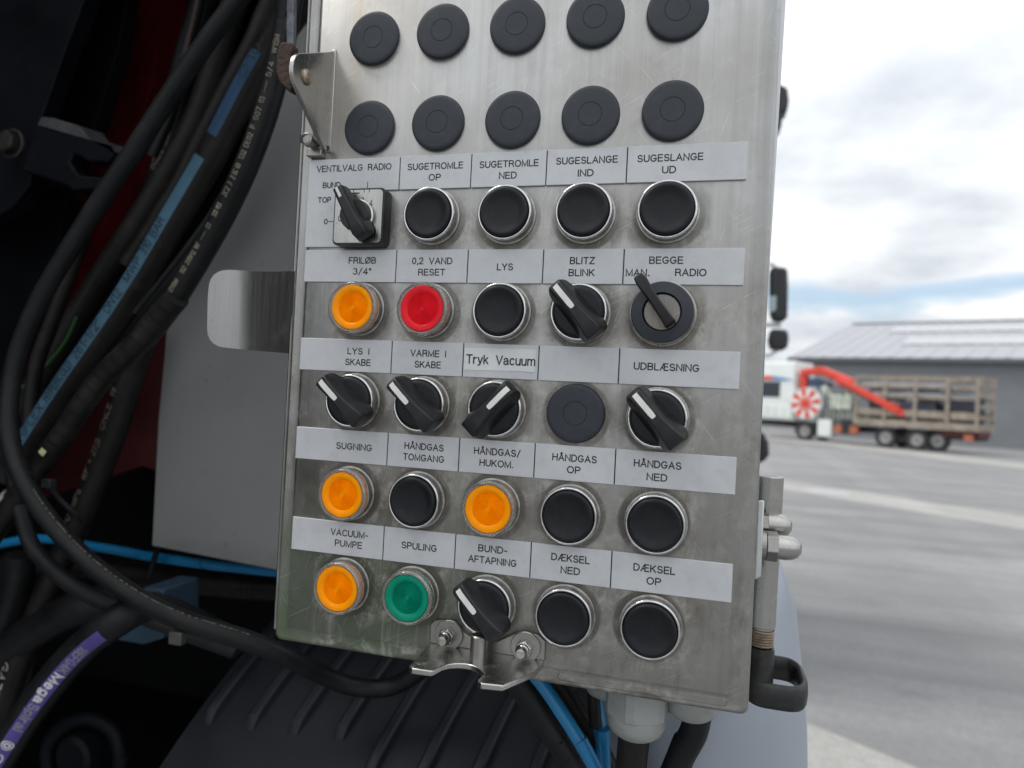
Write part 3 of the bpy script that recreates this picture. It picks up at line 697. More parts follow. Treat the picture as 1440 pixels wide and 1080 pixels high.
# rubber blanking caps -----------------------------------------------
cap_mb = MB(); cap_mb.lathe([(.0152, -.0002), (.0153, .0006), (.0151, .0016), (.0146, .0022), (.0138, .0025), (.0128, .0026), (.00640, .0027), (.00635, .0027), (.0062, .0025), (.0060, .0025), (.00585, .0027), (.0058, .0027), (0, .0027)], 56)
capo = obj('blanking_cap', cap_mb, M_CAP, box, angle=26); first = True
for r, c in [(0, k) for k in range(5)] + [(1, k) for k in range(5)] + [(4, 3)]:
    o = capo if first else capo.copy()
    if not first: COL.objects.link(o); o.parent = box
    first = False
    o.location = (cx(r, c), 0, ROWZ[r] + (.0004 if c == 1 else 0)); o.rotation_euler = (0, random.uniform(0, 6), 0)

def bezel(mb, h=.0080, r=.0147):
    mb.lathe([(r + .0009, -.0002), (r + .0008, .0012), (r, .0014), (r - .0001, h - .0022)], 48)
    return mb
def ring_mb(h=.0080, r=.0147, ri=.0131):
    m_ = MB(); m_.lathe([(r - .0001, h - .0022), (r, h - .0010), (r - .0002, h - .0002), (r - .0007, h + .0001), (ri + .0002, h - .0001), (ri, h - .0005), (ri, h - .004)], 56); return m_
# push buttons
def push_button(r, c, proto=None, label=None):
    if proto is None:
        b_ = bezel(MB()); o = obj('push_button', b_, M_CHROME_D, box)
        obj('bezel_ring', ring_mb(), M_CHROME, o, angle=50)
        k = MB(); k.lathe([(.0129, .004), (.0129, .0088), (.0126, .0094), (.0119, .0097), (.0108, .0095), (.009, .0088), (.0065, .0083), (.003, .0081), (0, .0080)], 48)
        obj('button_cap', k, M_BTN, o, angle=60)
    else: o = copy_tree(proto, box)
    o.location = (cx(r, c), 0, ROWZ[r]); o.rotation_euler = (0, random.uniform(0, 6), 0)
    o['label'] = label; return o
PBL = {(2,1):'under the SUGETROMLE OP plate', (2,2):'under the SUGETROMLE NED plate', (2,3):'under the SUGESLANGE IND plate', (2,4):'under the SUGESLANGE UD plate', (3,2):'under the LYS plate',
       (5,1):'under the TOMGANG plate', (5,3):'under the HÅNDGAS OP plate', (5,4):'under the HÅNDGAS NED plate', (6,3):'under the DÆKSEL NED plate', (6,4):'under the DÆKSEL OP plate'}
proto = None
for (r, c), s in PBL.items():
    o = push_button(r, c, proto, 'black push button in a chrome ring ' + s); proto = proto or o
gt = MB(); gt.lathe([(.0153, .001), (.0151, .0055), (.0149, .006)], 48)
# indicator buttons
def indicator(r, c, mat, label):
    b_ = MB(); b_.lathe([(.0152, -.0002), (.0151, .0010), (.0143, .0013), (.0142, .0052), (.0128, .0056)], 48); o = obj('indicator_button', b_, M_CHROME_D, box, label=label)
    k = MB(); k.lathe([(.0141, .0053), (.0142, .0062), (.0145, .0066), (.0143, .0085), (.0145, .0092), (.0142, .0104), (.0134, .0109), (.0127, .0106), (.0125, .0098), (.0126, .0055)], 56, close=True)
    obj('clear_collar', k, M_CLEAR, o, angle=50)
    pr = [(.0123, .0050), (.0123, .0098), (.0119, .0103), (.0108, .0104), (.0098, .0102), (.0088, .0095)]
    rr = .0086
    while rr > .0008:
        h = .0089 + .0010 * (1 - rr / .0086)
        pr += [(rr, h + .00036), (rr - .00040, h - .00034)]; rr -= .00078
    pr += [(0, .0102)]
    k = MB(); k.lathe(pr, 56); obj('lens', k, mat, o, angle=28)
    o.location = (cx(r, c), 0, ROWZ[r]); return o
indicator(3, 0, M_OR, 'amber button under the FRILØB plate')
indicator(3, 1, M_RD, 'red button under the 0,2 VAND RESET plate')
indicator(5, 0, M_OR, 'amber button under the SUGNING plate')
indicator(5, 2, M_OR, 'amber button under the HUKOM. plate')
indicator(6, 0, M_OR, 'amber button under the VACUUM-PUMPE plate')
indicator(6, 1, M_GN, 'green button under the SPULING plate')

def lever_mb(secs, y0):
    """secs: (s, top half width, base half width, top height, base height); s along +X of the knob"""
    lp = []
    for s, wt, wb, ht, hb in secs:
        e = min(.0006, wt * .3)
        lp.append([(s, -hb, -wb), (s, -(hb + (ht - hb) * .5), -(wb * .38 + wt * .62)), (s, -(ht - e), -wt), (s, -ht, -wt + e), (s, -ht, wt - e), (s, -(ht - e), wt), (s, -(hb + (ht - hb) * .5), (wb * .38 + wt * .62)), (s, -hb, wb)])
    m_ = MB(); m_.loft(lp); return m_
def turn(o, ang): o.rotation_euler = (0, -radians(ang), 0)
def selector(r, c, ang, label):
    b_ = MB(); bezel(b_); o = obj('selector_switch', b_, M_CHROME_D, box, label=label); o.location = (cx(r, c), 0, ROWZ[r])
    obj('bezel_ring', ring_mb(), M_CHROME, o, angle=50)
    k = MB(); k.lathe([(.0130, .004), (.0130, .0086), (.0126, .0092), (.0110, .0094), (.0, .0088)], 48); obj('knob_disc', k, M_BTN, o, angle=50)
    S = [(-.0166, .0036, .0050, .0150, .0105), (-.0157, .0045, .0066, .0186, .0088), (-.0140, .0045, .0074, .0198, .0080), (-.009, .0038, .0080, .0203, .0080), (-.003, .0031, .0075, .0205, .0080), (.003, .0029, .0072, .0206, .0080),
         (.009, .0031, .0070, .0206, .0082), (.0130, .0034, .0064, .0204, .0088), (.0156, .0036, .0058, .0196, .0105), (.0172, .0034, .0046, .0170, .0120)]
    lv = obj('lever', lever_mb(S, 0), M_KNOB, o, angle=38, bevel=.0003, seg=1); turn(lv, ang)
    k = MB(); secs = []
    for x, y, w_ in ((.0008, .0211, .0007), (.0012, .0211, .0012), (.003, .0211, .0014), (.009, .0211, .0014), (.0123, .0209, .0014), (.0150, .0201, .0014), (.0168, .0176, .0014)):
        secs.append([(x, -y + .0012, -w_), (x, -y, -w_), (x, -y, w_), (x, -y + .0012, w_)])
    k.loft(secs)
    mk_ = obj('pointer_mark', k, M_MARK, o); turn(mk_, ang)
selector(3, 3, 132, 'black selector knob under the BLITZ BLINK plate')
selector(4, 0, 138, 'black selector knob under the LYS I SKABE plate')
selector(4, 1, 136, 'black selector knob under the VARME I SKABE plate')
selector(4, 2, 47, 'black selector knob turned right under Tryk Vacuum')
selector(4, 4, 133, 'black selector knob under the UDBLÆSNING plate')
selector(6, 2, 134, 'black selector knob under the BUND-AFTAPNING plate')

# BEGGE switch: wide black collar, steel core, narrow lever
b_ = MB(); b_.lathe([(.0166, -.0002), (.0164, .0016), (.0156, .002), (.0153, .0050), (.0149, .0055), (.0149, .0072)], 48); o = obj('thin_lever_switch', b_, M_CHROME_D, box, label='thin black lever on a black collar under the BEGGE plate'); o.location = (cx(3, 4) , 0, ROWZ[3] + .0006)
k = MB(); k.lathe([(.0146, .0066), (.0151, .0072), (.0151, .0084), (.0146, .0090), (.0096, .0099), (.0093, .0094), (.0093, .006)], 56); obj('black_collar', k, M_BLACKP if 0 else M_CAP, o, angle=40)
k = MB(); k.lathe([(.0092, .005), (.0091, .0082), (.0086, .0086), (0, .0088)], 40); obj('steel_core', k, steel('dirty_core_steel', base=(.27, .26, .24), grime=1.3, rough=.42, brush=.2), o)
k = MB(); k.lathe([(.0094, .0050), (.0094, .0080)], 40); obj('core_shadow_ring', k, M_INK, o)
S = [(-.0082, .0018, .0025, .0150, .0080), (-.0075, .0027, .0030, .0185, .0078), (-.004, .0025, .0028, .0196, .0080), (.004, .0022, .0025, .0204, .0080), (.010, .0024, .0026, .0208, .0100), (.0165, .0029, .0028, .0212, .0130), (.0192, .0024, .0021, .0208, .0150), (.0200, .0016, .0014, .0198, .0165)]
lv = obj('lever', lever_mb(S, 0), M_KNOB, o, angle=38, bevel=.0003, seg=1); turn(lv, 126)

# cam switch
b_ = MB(); R1 = rrect(-.0155, .0155, -.0158, .0158, .003); R2 = rrect(-.0151, .0151, -.0154, .0154, .0028)
b_.loft([[(x, .0001, z) for x, z in R1], [(x, -.0080, z) for x, z in R1], [(x, -.0087, z) for x, z in R2], [(x * .955, -.0087, z * .955) for x, z in R2]])
cs = obj('cam_switch', b_, M_BLACKP, box, label='square four position cam switch under the VENTILVALG RADIO plate'); cs.location = (-.0822, 0, .0722)
b_ = MB(); R3 = rrect(-.0143, .0143, -.0146, .0146, .0022); b_.loft([[(x, -.0086, z) for x, z in R3], [(x, -.0091, z) for x, z in R3]]); fp = obj('face_plate', b_, M_STEEL, cs, smooth=False)
tb = MB(); f = lambda x, z, l: (x, -.00915 - l, z)
for s, x, z in (('3', .0023, .0086), ('4', .0075, .0071), ('2', -.0036, .0083), ('1', -.0088, .0045), ('0', -.0112, -.0012)): text(tb, s, x - .0007, x + .0007, z - .0015, .0032, .00020, f)
for x in (-.0075, -.0035, .003, .0062): ribbon(tb, [(x, .0146), (x, .0132)], .00018, f, 0)
ribbon(tb, [(-.004, .0128), (.0, .0128)], .00035, f, 0)
obj('lettering', tb, M_INK, cs, smooth=False)
k = MB(); k.lathe([(.0094, .0088), (.0092, .0096), (.0086, .0098)], 40); obj('chrome_collar', k, M_CHROME, cs)
k = MB(); k.lathe([(.0086, .0090), (.0085, .0140), (.0080, .0146), (0, .0146)], 40); obj('knob_disc', k, M_KNOB, cs)
S = [(-.0152, .0020, .0034, .0160, .0125), (-.0144, .0033, .0048, .0188, .0110), (-.012, .0038, .0058, .0202, .0100), (-.006, .0032, .0060, .0210, .0100), (.004, .0027, .0052, .0214, .0100), (.010, .0026, .0040, .0214, .0112), (.0150, .0026, .0034, .0208, .0130), (.0160, .0022, .0028, .0190, .0150)]
lv = obj('lever', lever_mb(S, 0), M_KNOB, cs, angle=38, bevel=.0003, seg=1); turn(lv, 120)
k = MB(); k.box(.0085, .0143, -.0219, -.0212, -.0007, .0007); mk_ = obj('pointer_mark', k, M_MARK, cs); turn(mk_, 120)

# triangular stay bracket
XB = -.1075; th = .0026
out = [(.0006, .1705), (-.0325, .1535), (-.0356, .1519), (-.0380, .1493), (-.0396, .1462), (-.0402, .1430), (-.0399, .1395), (-.0384, .1365), (-.0350, .1335), (-.0065, .1130), (.0006, .1157)]
b_ = MB(); b_.loft([[(XB - th, y, z) for y, z in out], [(XB, y, z) for y, z in out]]); sb = obj('stay_bracket', b_, M_STEEL, box, bevel=.0004, angle=30)
b_ = MB(); b_.lathe([(.0043, 0), (.0042, .0008), (.0034, .0016), (.0018, .0021), (0, .0022)], 24, T=lambda a, c, h: (XB + h, -.0272 + a, .1430 + c)); obj('rivet_head', b_, simple('rivet_brass_brown', (.36, .29, .22), .35, .8, .3, 300, dust=.5, dcol=(.25, .15, .08)), sb)
b_ = MB(); b_.box(-.1195, XB - .0026, -.0045, .0002, .1085, .1135); obj('bracket_foot', b_, M_STEEL2, sb, bevel=.0005)
b_ = MB(); b_.lathe([(.0030, 0), (.0030, .0075), (.0037, .0078), (.0037, .0120), (.0026, .0124), (.0025, .0116), (0, .0118)], 24, T=lambda a, c, h: (-.1155 + a, -h, .1158 + c)); obj('weld_stud', b_, M_STEEL2, sb)
b_ = MB(); b_.box(XB - .0015, XB + .0012, -.0010, .0004, .112, .171); obj('weld_bead', b_, M_STEEL, sb, bevel=.0004)

# latch bracket at the foot
fl = [(-.0295, -.1570), (-.0295, -.1472), (-.0270, -.1445), (-.0165, -.1435), (-.0120, -.1480), (-.004, -.1520), (.006, -.1520), (.013, -.1480), (.020, -.1440), (.0300, -.1445), (.0335, -.1470), (.0338, -.1572)]
b_ = MB(); b_.loft([[(x, -.0003, z) for x, z in fl], [(x, -.0030, z) for x, z in fl]]); lb = obj('latch_bracket', b_, M_STEEL2, box, bevel=.0004)
sh = [(-.0295, -.0028), (-.0295, -.006), (-.0275, -.026), (-.0268, -.0362), (-.0245, -.0380), (-.0150, -.0374), (-.0138, -.0362), (-.0121, -.0292), (-.0095, -.0255), (-.0063, -.0234), (-.0027, -.0224), (.0009, -.0228), (.0050, -.0248), (.0080, -.0275), (.0100, -.0303),
      (.0094, -.0380), (.0100, -.0402), (.0122, -.0418), (.0222, -.0403), (.0325, -.0192), (.0338, -.0060), (.0338, -.0028)]
b_ = MB(); b_.loft([[(x, y, -.1598) for x, y in sh], [(x, y, -.1570) for x, y in sh]]); obj('shelf_plate', b_, steel('shelf_steel', base=(.60, .59, .57), grime=.7, rough=.26, brush=.3), lb, bevel=.0005)  # shelf steel paler than the bracket, standing in for reflected sky
b_ = MB(); b_.lathe([(.0042, 0), (.0042, .0120), (.0036, .0126), (0, .0126)], 24, T=lambda a, c, h: (.0016 + a, -.0145 + c, -.1571 + h)); obj('stop_post', b_, M_STEEL2, lb)
for x, z in ((-.0184, -.1508), (.0236, -.1512)):
    b_ = MB(); T = lambda a, c, h: (x + a, -.003 - h, z + c)
    b_.lathe([(.0079, 0), (.0079, .0012), (.0076, .0015), (.0030, .0015)], 32, T=T); wsh = obj('washer', b_, M_STEEL2, lb)
    b_ = MB(); hx = []
    for hh, rr in ((.0015, .0046), (.0052, .0046), (.0060, .0040)): hx.append([(x + rr * cos(pi / 3 * k + .3), -.003 - hh, z + rr * sin(pi / 3 * k + .3)) for k in range(6)])
    b_.loft(hx); obj('hex_nut', b_, M_STEEL, lb, smooth=False, bevel=.0003)
    b_ = MB(); b_.lathe([(.0034, .006), (.0034, .0068), (.0031, .0074), (.0027, .0078), (.0027, .0105), (.0023, .0114), (.0012, .0117), (0, .0118)], 24, T=T); obj('stud', b_, M_STEEL, lb)

# grip tab on the left, behind the front edge
TT = [(291.8, 436), (292.0, 420), (293, 408), (293.8, 400), (296, 393), (300.5, 386.5), (307, 382), (314, 380), (322, 379.5), (335, 380.2), (345, 381), (356, 382), (367, 383), (378, 384), (390, 385), (402, 386), (418, 387), (440, 389)]
TB = [(291.8, 438), (291.5, 450), (291.3, 462), (292, 470), (295, 477.5), (300, 483), (307, 487), (314, 488.5), (322, 489.3), (335, 490.8), (345, 491.8), (356, 493), (367, 494), (378, 495), (390, 496), (402, 497), (418, 498.5), (440, 501)]
b_ = MB(); cols = []
for (a, c), (d, e) in zip(TT, TB):
    f_ = max(0, (a - 340) / 74); dy = -.0125 * f_ ** 1.3
    p, q = at(a, c, .022), at(d, e, .022)
    cols.append([(p.x, .022 + dy, p.z - Z0), (q.x, .022 + dy, q.z - Z0), (q.x, .0235 + dy, q.z - Z0), (p.x, .0235 + dy, p.z - Z0)])
b_.loft(cols)
obj('grip_tab', b_, steel('tab_steel', base=(.50, .495, .485), grime=.2, rough=.33, brush=.12), box, bevel=.0004, label='brushed steel tab with rounded corners left of the box')

# flange with acorn nuts, right side
b_ = MB(); b_.loft([[(XR + .001, .016, -.0680), (XR + .001, .034, -.0760), (XR + .001, .040, -.100), (XR + .001, .030, -.1085), (XR + .001, .016, -.1085)], [(XR + .0040, .016, -.0680), (XR + .0040, .034, -.0760), (XR + .0040, .040, -.100), (XR + .0040, .030, -.1065), (XR + .0040, .016, -.1065)]])
fl_ = obj('side_flange_plate', b_, simple('flange_pale_steel', (.62, .63, .62), .35, .6, .1, 50), box, bevel=.0008)
for y, z, hexr in ((.026, -.0925, .0078), (.0385, -.0835, .0064)):
    XR = .134 if hexr > .007 else .1305
    hx = [[(XR + .0066 + hh, y + rr * cos(pi / 3 * k + .2), z + rr * sin(pi / 3 * k + .2)) for k in range(6)] for hh, rr in ((0, hexr), (.0055, hexr))]
    b_ = MB(); b_.lathe([(.0075, -.0024), (.0075, -.0002)], 28, T=lambda a, c, h: (XR + .0066 + h, y + a, z + c)); b_.loft(hx)
    nu = obj('acorn_nut', b_, M_STEEL2, fl_, smooth=False, bevel=.0004)
    b_ = MB(); b_.lathe([(.0062, .005), (.0063, .0095), (.0059, .0125), (.0046, .0152), (.0024, .0168), (0, .0171)], 28, T=lambda a, c, h: (XR + .0066 + h, y + a, z + c)); obj('acorn_dome', b_, M_STEEL, nu)

XR = .134
# glands under the box
def gland(x, y, r, hexh, domeh, lab, top=ZB):
    hx = []
    for hh, rr in ((0, r * .94), (.001, r), (hexh, r), (hexh + .0008, r * .95)):
        lp = []
        for k in range(24):
            a = 2 * pi * k / 24 + .25; kk = (1.0, 1.0, .945, .945)[k % 4]; lp.append((x + rr * kk * cos(a), y + rr * kk * sin(a), top - hh))
        hx.append(lp)
    b_ = MB(); b_.loft(hx); g = obj('cable_gland', b_, M_GLAND, box, angle=20, label=lab)
    b_ = MB(); b_.lathe([(r * .93, -hexh), (r * .92, -hexh - domeh * .45), (r * .80, -hexh - domeh * .8), (r * .6, -hexh - domeh), (r * .5, -hexh - domeh)], 36, T=lambda a, c, h: (x + a, y + c, top + h)); obj('dome_nut', b_, M_GLAND, g)
    b_ = MB(); b_.lathe([(r * 1.02, .0), (r * 1.02, -.0015)], 36, T=lambda a, c, h: (x + a, y + c, top + .0004 + h)); obj('gland_seal', b_, M_RUST, g)
gland(.0792, .032, .0172, .0195, .0125, 'large pale grey hexagonal cable gland below the box')
gland(.1075, .040, .0165, .007, .0135, 'round pale grey cable gland near the lower right corner')
gland(.060, .072, .0175, .020, .010, 'darker grey cable gland set back under the box')

# ------------------------------------------------------------------ rod with T handle
hr = empty('clamp_handle', (.1425, .045, Z0 - .17), 'steel rod with black rubber sleeve and black loop handle right of the box', 'handle')
X0, Y0 = .1425, .045
def loc(mb): mb.v = [(x - X0, y - Y0, z - (-.17)) for x, y, z in mb.v]; return mb
rv = lambda a, c, h: (X0 + a + (h + .14) * .012, Y0 + c, h)
b_ = MB(); b_.lathe([(0, -.0585), (.0060, -.0585), (.0064, -.0590), (.0065, -.139), (.0058, -.1395), (.0058, -.142)], 32, T=rv); obj('steel_rod', loc(b_), M_STEEL, hr)
pr = []
for k in range(7): pr += [(.0062, -.1405 - k * .0014), (.0056, -.1412 - k * .0014)]
b_ = MB(); b_.lathe(pr, 32, T=rv); obj('thread', loc(b_), simple('rusty_thread', (.22, .17, .12), .6, .5, .4, 200, bmp=.0003), hr)
b_ = MB(); b_.lathe([(.0055, -.1500), (.0065, -.1503), (.0068, -.152), (.0070, -.170)], 32, T=rv); obj('rubber_sleeve', loc(b_), M_BLACKP, hr)
# loop: stadium ring of tall oval section
lp = []; n = 40
for k in range(n + 1):
    a = 2 * pi * k / n; ex = .0145; ey = .0165
    xx = X0 + .008 + ex * (abs(cos(a)) ** .5) * (1 if cos(a) > 0 else -1); yy = Y0 + .010 + ey * (abs(sin(a)) ** .6) * (1 if sin(a) > 0 else -1)
    c_ = Vector((xx, yy, -.1715 + .002 * sin(a) )); o_ = Vector((cos(a) * ey, sin(a) * ex, 0)).normalized()
    sec = []
    for q in range(12):
        t_ = 2 * pi * q / 12; sec.append(c_ + o_ * (.0023 * cos(t_)) + Vector((0, 0, .0068 * (abs(sin(t_)) ** .6) * (1 if sin(t_) > 0 else -1))))
    lp.append(sec)
b_ = MB(); b_.loft(lp[:-1] + [lp[0]], cap=False); obj('loop_handle', loc(b_), M_BLACKP, hr, angle=60)

# ------------------------------------------------------------------ stay rod, upper left
gr = empty('stay_rod', (-.125, -.030, Z0 + .14), 'scuffed thin stay rod with a rusty clevis hanging beside the bracket', 'stay rod')
def rel(mb, o): mb.v = [tuple(Vector(v) - o.location) for v in mb.v]; return mb
p0 = at(410, -150, -.030); p1 = at(408.5, 78, -.030)
b_ = MB(); b_.tube([p0 + (p1 - p0) * t for t in (0, .25, .5, .75, 1)], .0029, 18); obj('rod', rel(b_, gr), simple('dark_scuffed_rod', (.10, .105, .12), .35, .8, .4, 200, dust=.6, dcol=(.05, .04, .035)), gr)
P = [at(q[0], q[1], -.0302) for q in ((400, 62), (416, 64), (415.5, 75), (413, 80), (417, 92), (416, 118), (413, 131), (405, 127), (396, 116), (392.5, 103), (394, 80), (396, 70))]
b_ = MB(); b_.loft([[p + Vector((0, -.003, 0)) for p in P], [p + Vector((-.0005, .004, 0)) for p in P]]); obj('rusty_clevis', rel(b_, gr), M_RUST, gr, bevel=.0009)

# ------------------------------------------------------------------ hoses
def hose(name, pts, wpx, mat, label, cat='hose', n=10, rf=None, seg=16, group=None):
    """pts: (px, py, y) centre line, wpx: width in photo pixels at its middle"""
    P = [at(a, c, d) for a, c, d in pts]
    r = wpx / 2 * zdist(P[len(P) // 2]) / FPX
    # runs that leave the picture carry on for a while
    if pts[0][1] < 0 or pts[0][0] < 0: P.insert(0, P[0] + (P[0] - P[1]).normalized() * .35)
    if pts[-1][1] > 1080 or pts[-1][0] < 0: P.append(P[-1] + (P[-1] - P[-2]).normalized() * .35)
    S = spline(P, n)
    b_ = MB(); b_.tube(S, (lambda f, s: rf(r, s)) if rf else r, seg)
    o = obj(name, b_, mat); o.location = S[0]; o.data.transform(Matrix.Translation(-S[0]))
    group = group or {'dark_hose': 'dark hoses bundled on the left', 'gland_cable': 'cables leaving the glands', 'lower_blue_tube': 'blue tubes below the box'}.get(name)
    tag(o, label, cat, group); return o, S, r
def wrap(S, r, lift=.0004):
    fr = frames(S); arcs = [q[4] for q in fr]
    def f(s, v, l):
        s = max(0, min(arcs[-1] - 1e-6, s)); i = 0
        lo, hi = 0, len(arcs) - 1
        while hi - lo > 1:
            m = (lo + hi) // 2
            if arcs[m] <= s: lo = m
            else: hi = m
        t = (s - arcs[lo]) / (arcs[hi] - arcs[lo]); A, B = fr[lo], fr[hi]
        c = A[0].lerp(B[0], t); u = A[2].lerp(B[2], t).normalized(); w_ = A[3].lerp(B[3], t).normalized(); a = v / r
        return c + (u * cos(a) + w_ * sin(a)) * (r + lift + l)
    return f, arcs[-1]
def arclen(S, px, py):
    """arc length on S nearest to the given direction"""
    best = 0; bd = 1e9; s = 0; d = ray(px, py).normalized()
    for i, p in enumerate(S):
        if i: s += (p - S[i - 1]).length
        v = p - CAMC; e = (v - d * v.dot(d)).length
        if e < bd: bd = e; best = s
    return best
def patch(S, r, s0, s1, v0, v1, lift, n=60, m=8):
    f, _ = wrap(S, r, lift); b_ = MB(); 
    for i in range(n + 1):
        for j in range(m + 1): b_.v.append(tuple(f(s0 + (s1 - s0) * i / n, v0 + (v1 - v0) * j / m, 0)))
    for i in range(n):
        for j in range(m): a = i * (m + 1) + j; b_.f.append((a, a + 1, a + m + 2, a + m + 1))
    return b_
def child(name, mb, mat, par):
    o = obj(name, mb, mat); o.data.transform(Matrix.Translation(-par.location)); o.parent = par; return o

# H3 blue striped hose
h3, S3, r3 = hose('hydraulic_hose', [(455, -60, .17), (425, 0, .175), (392, 48, .18), (352, 115, .18), (318, 180, .18), (290, 232, .18), (243, 312, .18), (197, 390, .18), (150, 462, .18), (92, 545, .18), (40, 625, .18), (12, 672, .18)], 40, M_RUBBER2,
                  'black hydraulic hose with a printed light blue stripe running diagonally', 'hose')
sgn = 1
f3, _ = wrap(S3, r3)
def st3(a, c): return arclen(S3, a, c)
V = r3
vs0, vs1 = -.30 * r3, .62 * r3       # stripe band on the viewer's upper-left side
# decide which side is upper-left
t_ = f3(.3, .5 * r3, 0) - f3(.3, 0, 0)
if t_.dot(CR) > 0: vs0, vs1 = -vs1, -vs0; sgn = -1
for (a, c), (d, e), m_ in (((440, -30), (418, 8), M_BLUESTR), ((375, 78), (309, 195), M_BLUESTR2), ((291, 228), (33, 635), M_BLUESTR)):
    child('blue_stripe', patch(S3, r3, st3(a, c), st3(d, e), vs0, vs1, .0003), m_, h3)
def along(S, r, s, pa, pb, vc, h, hw, mat, par, name='printed_lettering', rev=False, flipv=False):
    """print s from point pa to point pb along the hose, centred at v = vc"""
    a, c = arclen(S, *pa), arclen(S, *pb); f, _ = wrap(S, r, .0007); b_ = MB()
    dirn = 1 if c > a else -1; L_ = abs(c - a)
    # +y of the text must be to the left of the reading direction as the viewer sees it
    p = f(a, vc, 0); q = f(a + dirn * .002, vc, 0); o_ = f(a, vc + .001, 0)
    tr = (q - p); up = (o_ - p); tx, ty = tr.dot(CR), -tr.dot(CD); ux, uy = up.dot(CR), -up.dot(CD)
    k = 1 if tx * uy - ty * ux > 0 else -1
    SUB[0] = .0009; text(b_, s, 0, L_, -h / 2, h, hw, lambda x, y, l: f(a + dirn * x, vc + k * y, l), gap=.26, space=.7); SUB[0] = 0
    return child(name, b_, mat, par)
vc3 = (vs0 + vs1) / 2; H3 = abs(vs1 - vs0) * .62
for s, a, c in (('PHIFLEX', (28, 620), (70, 570)), ('HYPERCOLD', (74, 556), (108, 507)), ('261-1/2"', (117, 498), (150, 447)), ('DN12', (155, 438), (178, 405)), ('MWP', (182, 396), (202, 367)), ('310', (206, 357), (220, 338)), ('BAR', (222, 328), (238, 308))):
    along(S3, r3, s, a, c, vc3, H3, .00055, M_DARKINK, h3)
along(S3, r3, 'D10', (352, 112), (378, 72), vc3, H3, .0006, M_DARKINK, h3)
along(S3, r3, 'FLE', (422, 16), (436, -12), vc3, H3, .0006, M_DARKINK, h3)
fr_ = MB(); SS = [at(30, 695, .18), at(8, 722, .18), (at(-22, 762, .18))]; fr_.tube(spline(SS, 6), r3 * .95, 16); fer = obj('hose_ferrule', fr_, M_BOLT); fer.parent = h3; fer.data.transform(Matrix.Translation(-h3.location))
fr_ = MB(); fr_.tube([at(23, 701, .18), at(17, 708, .18)], r3 * 1.02, 16); fer = obj('ferrule_ring', fr_, M_WHITEINK); fer.parent = h3; fer.data.transform(Matrix.Translation(-h3.location))

# H4 hose with tiny pale print, then its spiral guard
h4, S4, r4 = hose('printed_hose', [(415, -40, .13), (402, 40, .135), (391, 95, .135), (372, 165, .135), (346, 235, .135), (318, 295, .138), (288, 350, .14), (258, 400, .14), (236, 435, .142), (205, 475, .145)], 33, M_RUBBER,
                  'black hose with a row of tiny pale printed characters crossing the grey cabinet')
import string
codes = [('W15M', (397, 55), (390, 84)), ('5/4', (385, 92), (380, 112)), ('-', (377, 122), (373, 135)), ('03', (371, 140), (368, 150)), ('F 007', (366, 156), (358, 184)), ('132 DE02', (355, 192), (343, 222)), ('2 SC 03', (339, 230), (330, 250)), ('2C2 3', (327, 258), (321, 276)), ('SC0 WLR', (316, 284), (306, 306)),
         ('03', (303, 313), (299, 320)), ('-', (296, 328), (292, 337)), ('W12 WF', (288, 344), (278, 362)), ('102 310', (274, 366), (262, 386)), ('1200M', (258, 392), (248, 408)), ('-', (244, 414), (240, 420)), ('5058', (236, 426), (228, 438))]
f4, _ = wrap(S4, r4); q = f4(.3, .5 * r4, 0) - f4(.3, 0, 0); s4 = -1 if q.dot(CR) > 0 else 1
for s, a, c in codes: along(S4, r4, s, c, a, s4 * .12 * r4, r4 * .42, .00030, M_FADEINK if len(s) < 2 else simple('cream_print', (.24, .22, .17), .6, 0, .4, 300, dust=.6, dcol=(.06, .05, .04)) if 'cream_print' not in bpy.data.materials else bpy.data.materials['cream_print'], h4)
h4b, S4b, r4b = hose('spiral_guard_hose', [(250, 418, .135), (222, 448, .14), (190, 486, .14), (150, 524, .145), (118, 566, .145), (88, 612, .15), (55, 656, .15), (25, 700, .155), (-15, 750, .16)], 31, M_RUBBER2,
                     'black hose wrapped in a spiral guard continuing towards the lower left', n=22, rf=lambda r, s: r * (1.0 + .055 * ((s / .0135) % 1.0)))
for a, c in ((75, 632), (54, 658)):
    s_ = arclen(S4b, a, c); child('pale_paint_dab', patch(S4b, r4b * 1.08, s_ - .003, s_ + .003, -.35 * r4b, .2 * r4b, .0012, 6, 6), M_YELLOW, h4b)

# H5 large lower hose with print
h5, S5, r5 = hose('thick_hose', [(208, 455, .21), (186, 520, .21), (165, 590, .21), (140, 660, .21), (112, 730, .21), (84, 792, .215), (52, 865, .22), (26, 930, .22), (0, 1010, .22), (-25, 1080, .22)], 34, M_RUBBER2,
                  'thick black hose with white printed figures descending behind the looped cable')
f5, _ = wrap(S5, r5); q = f5(.3, .5 * r5, 0) - f5(.3, 0, 0); s5 = -1 if q.dot(CR) > 0 else 1
for s, a, c in (('ONCE 19', (156, 545), (140, 598)), ('WP = 27,5', (134, 612), (112, 672)), ('MPa', (108, 682), (98, 706)), ('400', (92, 720), (84, 744))): along(S5, r5, s, c, a, s5 * .45 * r5, r5 * .55, .0005, M_FADEINK, h5)
along(S5, r5, '= GATES', (14, 908), (-4, 985), s5 * .4 * r5, r5 * .7, .0006, M_WHITEINK, h5)
f_ = MB(); s_ = arclen(S5, 18, 888); text(f_, 'O', 0, .012, -.004, .008, .0009, lambda x, y, l: wrap(S5, r5, .0006)[0](s_ + x, s5 * .35 * r5 + y, l)); child('oval_print', f_, M_WHITEINK, h5)

